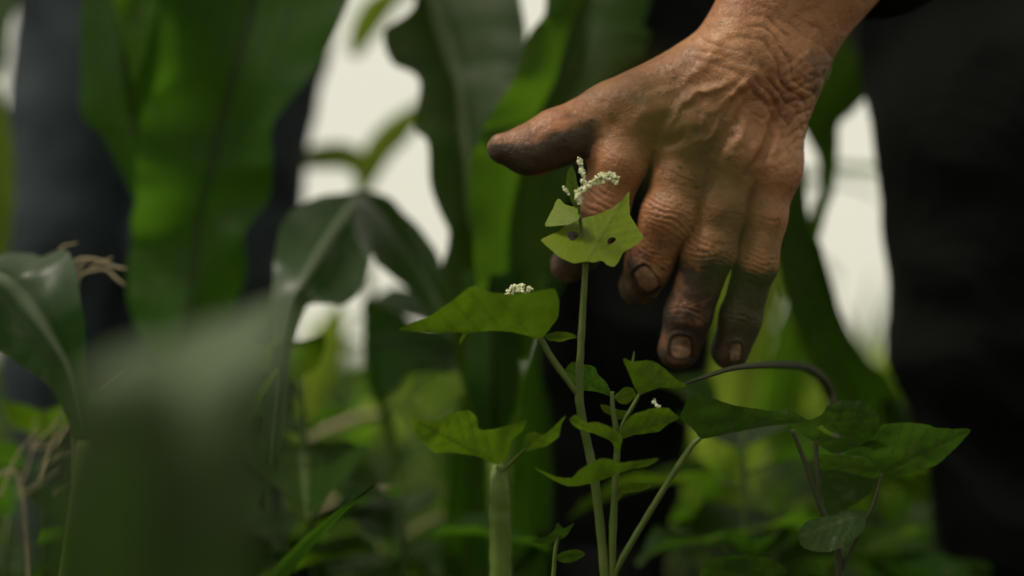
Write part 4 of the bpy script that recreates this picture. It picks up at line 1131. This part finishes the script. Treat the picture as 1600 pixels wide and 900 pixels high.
leafp("leaf", [(893, 259), (887, 268), (885, 277), (884, 294), (888, 305), (893, 316), (900, 326), (907, 316), (907, 300), (902, 286), (899, 270)], (900, 326), (893, 259), W + .003, M['weed'], w1, slope=(.5, 0), cup=.5, seed=3, step=3, wavy=.001)
stem_px("stem", [(913, 412, W, 4), (910, 370, W + .006, 3), (905, 330, W + .004, 2.5), (906, 305, W + .002, 2)], M['stem'], w1, 24)
flower_spike("flower_spray", [(906, 318), (911, 280), (907, 262), (904, 246)], 44, 2.0, w1, W + .001, 5, 3.2)
flower_spike("flower_spray", [(903, 310), (908, 300), (918, 289), (935, 280), (950, 276), (965, 280)], 120, 2.2, w1, W - .004, 6, 7.5)
flower_spike("flower_spray", [(889, 306), (884, 297), (880, 289)], 12, 1.9, w1, W, 7, 2.0)
leafp("leaf", [(623, 516), (636, 509), (648, 503), (678, 490), (691, 479), (700, 475), (712, 466), (733, 449), (746, 447), (755, 452), (765, 456), (790, 459), (812, 459), (833, 457), (848, 453), (867, 452), (874, 473), (871, 496), (858, 515), (844, 530), (835, 529), (822, 524), (799, 519), (771, 517), (742, 519), (730, 522), (724, 530), (718, 539), (718, 530), (723, 520), (691, 521), (663, 520)],
      (844, 529), (623, 516), W, M['weed'], w1, slope=(.10, 1.0), cup=.10, seed=4, step=4)
leafp("leaf", [(850, 524), (862, 520), (875, 518), (893, 521), (902, 526), (890, 530), (875, 534), (856, 531)], (848, 527), (902, 526), W - .003, M['weed'], w1, slope=(0, .8), seed=5, step=3)
flower_spike("flower_spray", [(795, 466), (800, 454), (812, 451), (826, 454)], 70, 2.4, w1, W + .012, 8, 8)
leafp("leaf", [(973, 561), (977, 560), (988, 565), (1010, 563), (1024, 566), (1036, 574), (1056, 592), (1076, 604), (1060, 607), (1032, 605), (1012, 612), (1000, 617), (992, 606), (984, 586)], (1000, 616), (1076, 604), W, M['weed'], w1, slope=(.1, .6), cup=.2, seed=6)
stem_px("thorn", [(988, 568, W, 2), (990, 558, W, 1.6), (991, 549, W, .5)], M['stem'], w1, 10)
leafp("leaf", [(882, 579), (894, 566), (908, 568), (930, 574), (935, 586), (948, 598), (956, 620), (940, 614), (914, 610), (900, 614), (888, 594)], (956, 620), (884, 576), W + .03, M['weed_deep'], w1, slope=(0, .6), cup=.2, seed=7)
leafp("leaf", [(960, 620), (974, 606), (988, 606), (994, 616), (985, 628), (976, 632), (966, 628)], (960, 624), (994, 614), W + .006, M['weed'], w1, slope=(0, .5), seed=8, step=3)
leafp("leaf", [(938, 632), (950, 634), (966, 640), (980, 642), (978, 652), (966, 656), (952, 648), (942, 642)], (972, 652), (938, 634), W + .004, M['weed'], w1, slope=(0, .5), seed=9, step=3)
leafp("leaf", [(970, 672), (985, 650), (1005, 642), (1025, 637), (1045, 638), (1052, 645), (1062, 653), (1045, 662), (1030, 674), (1010, 677), (990, 680), (970, 686)], (968, 682), (1062, 653), W - .003, M['weed'], w1, slope=(.2, .6), cup=.2, seed=10)
leafp("leaf", [(890, 655), (900, 648), (915, 660), (935, 660), (955, 668), (972, 682), (967, 708), (961, 706), (957, 692), (945, 684), (925, 676), (900, 668)], (966, 690), (890, 655), W - .008, M['weed'], w1, slope=(.2, .6), seed=11)
flower_spike("flower_spray", [(1040, 646), (1034, 640), (1026, 632), (1021, 622)], 16, 2.2, w1, W + .002, 9, 3)
leafp("leaf", [(834, 730), (850, 737), (874, 746), (895, 746), (906, 734), (937, 717), (957, 718), (969, 723), (1000, 719), (1030, 716), (1013, 728), (983, 734), (950, 746), (925, 755), (890, 760), (862, 749)], (928, 750), (1030, 716), W - .012, M['weed'], w1, slope=(.1, 1.0), seed=12)
leafp("leaf", [(966, 762), (988, 754), (1018, 758), (999, 768), (974, 770), (967, 782)], (964, 768), (1018, 758), W - .002, M['weed'], w1, slope=(0, .8), seed=13, step=3)
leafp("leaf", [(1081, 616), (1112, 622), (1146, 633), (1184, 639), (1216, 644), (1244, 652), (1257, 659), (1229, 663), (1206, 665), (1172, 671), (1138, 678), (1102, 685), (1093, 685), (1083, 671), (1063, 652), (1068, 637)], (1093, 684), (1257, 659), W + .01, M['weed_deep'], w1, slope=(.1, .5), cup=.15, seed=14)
# the leaf cluster left of the stem
w3 = thing("broadleaf_weed", "weed with ragged lobed leaves on a thick pale green stem left of the flowering weed", "weed", ground_under(782, 900, .70))
W3 = 0.70
stem_px("stem", [(784, 1500, W3, 19), (783, 1000, W3, 18.5), (781, 880, W3, 18), (779, 800, W3, 17.5), (778, 765, W3, 16.5), (777, 738, W3 + .004, 14), (776, 712, W3 + .008, 8)], M['stem_pale'], w3, 60)
leafp("leaf", [(640, 652), (660, 659), (683, 657), (699, 649), (720, 642), (734, 642), (745, 652), (747, 668), (754, 672), (779, 669), (800, 663), (823, 657), (816, 673), (800, 688), (797, 704), (788, 721), (775, 726), (763, 720), (745, 713), (706, 707), (679, 707), (658, 688), (647, 670)], (776, 724), (660, 664), W3, M['weed'], w3, slope=(.15, .7), cup=.15, seed=15)
leafp("leaf", [(818, 704), (822, 679), (834, 675), (850, 679), (866, 666), (884, 649), (877, 664), (873, 682), (857, 695), (836, 702)], (818, 702), (884, 649), W3 - .01, M['weed'], w3, slope=(.2, .5), seed=16)
stem_px("petiole", [(779, 740, W3, 2.5), (800, 722, W3, 2.4), (820, 702, W3 - .008, 2)], M['stem'], w3, 20)
# bottom sprout
w4 = thing("weed_sprout", "tiny weed sprout low in the shade left of the flowering weed's stem base", "weed", ground_under(866, 900, .66))
stem_px("stem", [(866, 1600, .66, 4), (864, 1000, .66, 4), (866, 880, .66, 3.5), (872, 835, .66, 2.5)], M['stem'], w4, 40)
leafp("leaf", [(829, 846), (855, 837), (866, 828), (871, 816), (881, 825), (897, 817), (890, 830), (883, 839), (864, 848), (845, 850)], (872, 840), (829, 846), .66, M['weed_deep'], w4, slope=(0, .6), seed=17, step=3)
leafp("leaf", [(868, 872), (880, 862), (902, 858), (915, 866), (900, 876), (882, 880)], (866, 874), (915, 866), .665, M['weed_deep'], w4, slope=(0, .7), seed=18, step=3)

# ------------------------------------------------------------------ the trailing weed at right
W2 = 0.675
w2 = thing("trailing_weed", "shaded trailing weed with round and pointed leaves and an arching dark vine below the fingers", "weed", ground_under(1312, 900, W2))
stem_px("vine", [(1066, 604, .63, 3), (1100, 590, .64, 3.4), (1150, 577, .66, 4.5), (1215, 570, .70, 6), (1258, 575, .74, 7), (1288, 595, .77, 7.5), (1300, 625, .78, 7.5), (1308, 700, .76, 6), (1310, 800, .72, 6), (1312, 880, .69, 6), (1312, 1300, W2, 7), (1312, 1560, W2, 7)], M['stem_dark'], w2, 90)
stem_px("stem", [(1240, 670, W2, 3.4), (1256, 722, W2, 4), (1274, 772, W2, 5), (1292, 818, W2, 5.5), (1308, 870, W2, 6), (1312, 1000, W2, 7)], M['stem_dark'], w2, 40)
stem_px("stem", [(1274, 688, W2, 4), (1277, 740, W2, 4.5), (1280, 790, W2, 4)], M['stem_dark'], w2, 24)
stem_px("stem", [(1378, 740, W2, 2.5), (1364, 790, W2, 3), (1338, 840, W2, 3.4), (1314, 890, W2, 4)], M['stem_dark'], w2, 30)
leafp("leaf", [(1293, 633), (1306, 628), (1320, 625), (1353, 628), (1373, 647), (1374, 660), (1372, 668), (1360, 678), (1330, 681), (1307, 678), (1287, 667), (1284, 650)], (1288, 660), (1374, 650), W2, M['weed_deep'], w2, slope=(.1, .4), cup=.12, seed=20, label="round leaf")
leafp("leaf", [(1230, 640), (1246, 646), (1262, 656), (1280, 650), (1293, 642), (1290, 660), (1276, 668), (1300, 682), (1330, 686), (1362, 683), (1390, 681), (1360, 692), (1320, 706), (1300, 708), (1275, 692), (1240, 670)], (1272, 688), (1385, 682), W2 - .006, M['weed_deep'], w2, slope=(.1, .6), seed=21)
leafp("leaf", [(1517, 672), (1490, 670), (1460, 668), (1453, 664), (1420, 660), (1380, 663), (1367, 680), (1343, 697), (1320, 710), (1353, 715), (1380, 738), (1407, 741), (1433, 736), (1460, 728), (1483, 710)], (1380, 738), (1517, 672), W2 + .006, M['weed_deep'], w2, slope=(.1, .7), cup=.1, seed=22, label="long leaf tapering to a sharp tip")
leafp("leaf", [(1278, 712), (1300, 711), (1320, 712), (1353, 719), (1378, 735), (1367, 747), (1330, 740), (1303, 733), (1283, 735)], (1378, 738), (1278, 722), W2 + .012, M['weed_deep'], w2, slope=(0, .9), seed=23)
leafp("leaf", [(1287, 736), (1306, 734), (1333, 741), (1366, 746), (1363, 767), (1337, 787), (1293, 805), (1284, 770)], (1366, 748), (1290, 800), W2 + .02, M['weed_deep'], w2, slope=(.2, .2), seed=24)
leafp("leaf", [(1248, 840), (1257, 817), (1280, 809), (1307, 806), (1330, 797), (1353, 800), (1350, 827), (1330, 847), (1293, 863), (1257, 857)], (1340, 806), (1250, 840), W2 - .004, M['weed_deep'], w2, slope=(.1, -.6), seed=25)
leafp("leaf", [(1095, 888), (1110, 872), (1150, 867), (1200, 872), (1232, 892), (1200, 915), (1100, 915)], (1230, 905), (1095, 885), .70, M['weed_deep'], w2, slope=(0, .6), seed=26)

# ------------------------------------------------------------------ repeats: corn plants, weeds
def copy_thing(root, loc, rz, scale=1.0, label=None, group=None):
    r = root.copy(); COL.objects.link(r)
    r.location = loc; r.rotation_euler = (0, 0, rz); r.scale = (scale,) * 3
    if label: r['label'] = label
    if group: r['group'] = group
    for ch in root.children:
        c = ch.copy(); COL.objects.link(c); c.parent = r
        for g in ch.children:
            d = g.copy(); COL.objects.link(d); d.parent = c
    return r

def gen_corn(seed, height, nleaf, label, group):
    rng = random.Random(seed)
    root = thing("corn_plant", label, "corn plant", (0, 0, 0), group)
    V, F = tube_mesh([(0, 0, -.03), (0.005, 0, height * .3), (-.004, .006, height * .6), (0, 0, height)], [.012, .011, .009, .004], 10, 40)
    node = np.exp(-(((V[:, 2] + .03) % .17 - .08) / .006) ** 2) * .002
    V[:, :2] *= (1 + node / .011)[:, None]
    mesh_obj("stalk", V, F, M['stalk'], root)
    plane = rng.uniform(0, 3.14)
    for i in range(nleaf):
        t = (i + .6) / nleaf
        z0 = height * (.08 + .88 * t)
        az = plane + (math.pi if i % 2 else 0) + rng.uniform(-.35, .35)
        Lh = rng.uniform(.55, .8) * (1 - .45 * abs(t - .5))
        el = math.radians(rng.uniform(58, 74)); droop = rng.uniform(1.6, 2.7)
        n = 24
        s = np.linspace(0, 1, n)
        ang = el - droop * s ** 1.4
        dx, dz = np.cos(ang), np.sin(ang)
        hx = np.concatenate(([0], np.cumsum((dx[1:] + dx[:-1]) / 2))) * Lh / (n - 1)
        hz = np.concatenate(([0], np.cumsum((dz[1:] + dz[:-1]) / 2))) * Lh / (n - 1)
        wdt = .042 * (np.sin(math.pi * np.clip(s * .86 + .14, 0, 1)) ** .7)
        tw = rng.uniform(-.7, .7) * s
        c, sn = math.cos(az), math.sin(az)
        Mw = np.stack((hx * c, hx * sn, z0 + hz), 1)
        sd = np.array((-sn, c, 0))
        up = np.stack((-dz * c, -dz * sn, dx), 1)
        sv = sd * np.cos(tw)[:, None] + up * np.sin(tw)[:, None]
        fold = up * .25
        loft("leaf", Mw - sv * wdt[:, None] + fold * wdt[:, None], Mw, Mw + sv * wdt[:, None] + fold * wdt[:, None], M['corn'] if rng.random() < .75 else M['corn_pale'], root, 7, .004, seed * 31 + i, 7)
    return root

GC = "corn plants standing in rows beyond the hand"
LB = "tall green corn plant of the rows standing in the field behind, out of focus"
protos = [gen_corn(101 + i, h, n, LB, GC) for i, (h, n) in enumerate(((1.7, 11), (1.55, 10), (1.85, 12)))]
spots = []
rng = random.Random(5)
for y in (2.3, 2.75, 3.2, 3.8, 4.5, 5.3, 6.2, 7.2, 8.4, 9.8):
    for side in (-1, 1):
        base = 0.30 * y + .55
        for k in range(2):
            spots.append((side * (base + k * .55 + rng.uniform(-.08, .08)) + (.12 * y if side > 0 else -.10 * y), y + rng.uniform(-.15, .15)))
spots += [(.36, 2.9), (.52, 4.2), (.6, 5.6)]
spots += [(-.25, -.75), (.35, -.7), (.9, -.35), (1.1, .25), (-1.0, -.9), (.15, -1.3), (.95, .8), (-1.7, .2), (-1.5, 1.2)]  # unseen plants added around the camera to cut frontal light
for i, (x, y) in enumerate(spots):
    pr = protos[i % 3]
    if i < 3:
        pr.location = (x, y, 0); pr.rotation_euler = (0, 0, rng.uniform(0, 6.28))
    else:
        seen = y > 1.4 and abs(x) < .4 * y + .5
        copy_thing(pr, (x, y, 0), rng.uniform(0, 6.28), rng.uniform(.9, 1.1), label=None if seen else 'unseen tall green corn plant standing in the field out of view')

def gen_weed(seed, h, label, group):
    rng = random.Random(seed)
    root = thing("broadleaf_weed", label, "weed", (0, 0, 0), group)
    V, F = tube_mesh([(0, 0, -.01), (.01, .005, h * .5), (0, 0, h)], [.004, .003, .0015], 6, 12)
    mesh_obj("stem", V, F, M['stem_green'], root)
    for i in range(11):
        t = rng.uniform(.15, 1)
        az = i * 2.4 + rng.uniform(-.3, .3); Lh = rng.uniform(.06, .15); wd = Lh * rng.uniform(.22, .36)
        n = 8; s = np.linspace(0, 1, n)
        c, sn = math.cos(az), math.sin(az)
        el = rng.uniform(-.2, .8)
        hx = .02 + s * Lh * math.cos(el); hz = h * t + s * Lh * math.sin(el) - .03 * s ** 2
        Mw = np.stack((hx * c, hx * sn, hz), 1)
        w_ = wd * np.sin(math.pi * np.clip(s ** .75, 0, 1)) ** .8 + .0015
        sd = np.array((-sn, c, 0)); up = np.array((0, 0, .3))
        o = loft("leaf", Mw - sd * w_[:, None] + up * w_[:, None], Mw, Mw + sd * w_[:, None] + up * w_[:, None], rng.choice((M['grass'], M['corn'], M['corn'], M['corn_mid'], M['weed_deep'])), root, 5, .003, seed + i, 4)
        Vp, Fp = tube_mesh([(0, 0, h * t - .01), tuple(Mw[0])], [.0012, .001], 5, 4)
        mesh_obj("petiole", Vp, Fp, M['stem_green'], root)
    return root
GW = "leafy weeds growing between the corn rows"
LW = "leafy green weed growing low on the ground between the corn rows, out of focus"
wp = [gen_weed(200 + i, h, LW, GW) for i, h in enumerate((.26, .34, .2))]
rng = random.Random(9)
NEAR = [(420, 1.05, "at the right edge of the big blurred leaf"), (470, .92, "just right of the big blurred leaf, low in the frame"), (520, 1.15, "under the arching corn leaf, left of the fallen straw"), (575, .98, "beside the fallen straw stems"),
        (630, .88, "left of the ragged lobed weed leaves"), (690, 1.08, "behind the ragged lobed weed leaves"), 
        (1090, 1.02, "beside the inner boot, right of the slanting petiole"), (1160, .92, "under the arching dark vine, nearest the slanting petiole"), (1225, 1.12, "behind the arching dark vine"),
        (1300, .98, "at the foot of the trailing weed"), (1370, 1.1, "behind the trailing weed's pointed leaf"), (1420, 1.22, "against the outer black trouser leg"), (20, .9, "at the left edge under the folded corn leaf"), (70, .98, "left of the big blurred leaf, below the dry straw"), (-40, .85, "cut by the left edge of the photo"), (140, 1.1, "in the shade in front of the jeans")]
near_spots = [((p_ - 800) * K * d_, d_) for p_, d_, t_ in NEAR]
n = 0
while n < 58:
    y = 1.75 + 5.5 * rng.random() ** 1.4
    x = rng.uniform(-.5, .5) * y * .8
    if abs(x) < .02: continue
    if n < len(near_spots): x, y = near_spots[n]
    lab = 'leafy green weed ' + NEAR[n][2] if n < len(NEAR) else LW
    if n < 3: wp[n].location = (x, y, 0); wp[n]['label'] = lab
    else: copy_thing(wp[n % 3], (x, y, 0), rng.uniform(0, 6.28), rng.uniform(.75, 1.0) if n < len(NEAR) else rng.uniform(.8, 1.25), label=lab)
    n += 1

def clump(px, d, n, hh, seed, label, group, mats):
    rng = random.Random(seed)
    root = thing("grass_clump", label, "grass", ground_under(px, 900, d), group)
    l = np.array(root.location)
    for i in range(n):
        az = rng.uniform(0, 6.28); Lh = hh * rng.uniform(.6, 1.15); el = rng.uniform(.9, 1.45); dr = rng.uniform(.6, 2.2)
        k = 16; s_ = np.linspace(0, 1, k); ang = el - dr * s_ ** 1.5
        hx = np.concatenate(([0], np.cumsum(np.cos(ang[1:])))) * Lh / (k - 1)
        hz = np.concatenate(([0], np.cumsum(np.sin(ang[1:])))) * Lh / (k - 1)
        c, sn = math.cos(az), math.sin(az)
        Mw = l + np.stack((hx * c, hx * sn, hz - .01), 1)
        wd = rng.uniform(.006, .017) * (np.sin(math.pi * np.clip(s_ * .8 + .2, 0, 1)) ** .8 + .02)
        tw = rng.uniform(-.8, .8) * s_
        sd = np.array((-sn, c, 0)); up = np.stack((-np.sin(ang) * c, -np.sin(ang) * sn, np.cos(ang)), 1)
        sv = sd * np.cos(tw)[:, None] + up * np.sin(tw)[:, None]
        loft("blade", Mw - sv * wd[:, None] + up * wd[:, None] * .2, Mw, Mw + sv * wd[:, None] + up * wd[:, None] * .2, rng.choice(mats), root, 5, .002, seed + i, 5)
GG = "clumps of broad grass in the shade behind the weeds"
ORD = ('first', 'second', 'third', 'fourth', 'fifth', 'sixth', 'seventh', 'eighth')
cnt_ = {}
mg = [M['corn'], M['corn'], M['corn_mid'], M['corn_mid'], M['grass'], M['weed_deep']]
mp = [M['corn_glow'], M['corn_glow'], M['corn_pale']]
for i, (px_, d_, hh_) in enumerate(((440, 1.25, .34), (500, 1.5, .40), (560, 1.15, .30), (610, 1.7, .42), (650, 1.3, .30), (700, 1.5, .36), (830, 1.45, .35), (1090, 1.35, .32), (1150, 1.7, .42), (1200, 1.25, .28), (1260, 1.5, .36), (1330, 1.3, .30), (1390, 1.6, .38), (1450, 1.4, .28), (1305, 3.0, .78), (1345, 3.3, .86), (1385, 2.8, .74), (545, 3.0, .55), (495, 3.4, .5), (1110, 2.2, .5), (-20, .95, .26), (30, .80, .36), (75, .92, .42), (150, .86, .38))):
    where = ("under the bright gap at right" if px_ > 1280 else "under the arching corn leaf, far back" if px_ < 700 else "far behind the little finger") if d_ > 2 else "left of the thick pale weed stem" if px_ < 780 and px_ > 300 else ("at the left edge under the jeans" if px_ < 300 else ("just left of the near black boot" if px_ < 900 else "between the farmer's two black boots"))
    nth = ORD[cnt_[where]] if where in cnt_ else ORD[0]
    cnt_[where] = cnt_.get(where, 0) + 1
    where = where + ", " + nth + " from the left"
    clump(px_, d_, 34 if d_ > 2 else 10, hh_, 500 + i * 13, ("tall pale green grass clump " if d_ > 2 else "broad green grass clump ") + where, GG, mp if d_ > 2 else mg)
st = thing("dry_straw", "fallen brown straw stems lying in the grass under the arching corn leaf", "dry straw", ground_under(560, 900, 1.25))
for a in ([(480, 800, 1.3, 5), (540, 778, 1.28, 6), (600, 772, 1.26, 6), (660, 782, 1.24, 4)], [(590, 862, 1.2, 3), (650, 826, 1.2, 3.5), (710, 796, 1.2, 2.5)], [(470, 690, 1.3, 6), (520, 668, 1.3, 8), (570, 652, 1.3, 8), (600, 646, 1.3, 4)]):
    stem_px("straw", a, M['dry'], st, 24)

# ------------------------------------------------------------------ grass and low crop: nobody could count it
def grass_mass(name, count, y0, y1, h0, h1, wid, seed, power=1.5, near=0.0):
    r = np.random.default_rng(seed)
    y = y0 + (y1 - y0) * r.random(count) ** power
    x = (r.random(count) - .5) * (y * 1.0 + .8)
    h = h0 + (h1 - h0) * r.random(count) ** 1.6
    az = r.random(count) * 6.283
    bend = r.random(count) * .8 * h
    w = wid * (.6 + .8 * r.random(count))
    lv = np.array((0, .35, .7, 1.0)); ww = np.array((1, .9, .6, .02))
    b = np.stack((x, y, np.full(count, -.01)), 1)
    dirv = np.stack((np.cos(az), np.sin(az), np.zeros(count)), 1)
    sd = np.stack((-np.sin(az), np.cos(az), np.zeros(count)), 1)
    V = np.empty((count, 8, 3))
    for k in range(4):
        c = b + dirv * (bend * lv[k] ** 2)[:, None] + np.array((0, 0, 1.0)) * (h * lv[k] * (1 - .25 * lv[k] * bend / h))[:, None]
        V[:, 2 * k] = c - sd * (w * ww[k])[:, None]; V[:, 2 * k + 1] = c + sd * (w * ww[k])[:, None]
    q = np.array([(0, 1, 3, 2), (2, 3, 5, 4), (4, 5, 7, 6)])
    F = (np.arange(count)[:, None, None] * 8 + q[None]).reshape(-1, 4)
    uv = np.tile(np.array([(0, 0), (1, 0), (0, .35), (1, .35), (0, .7), (1, .7), (0, 1), (1, 1)], float), (count, 1))
    o = mesh_obj(name, V.reshape(-1, 3), F, M['grass'], None, uv=uv)
    return o
tag(grass_mass("grass", 12000, 1.3, 9.0, .04, .20, .005, 3), "green grass and ground cover between the corn rows", "grass", kind='stuff')
tag(grass_mass("low_crop", 9000, 9.0, 45.0, .15, .6, .02, 4, 1.2), "pale green low crop spreading away to the horizon", "crop", kind='stuff')
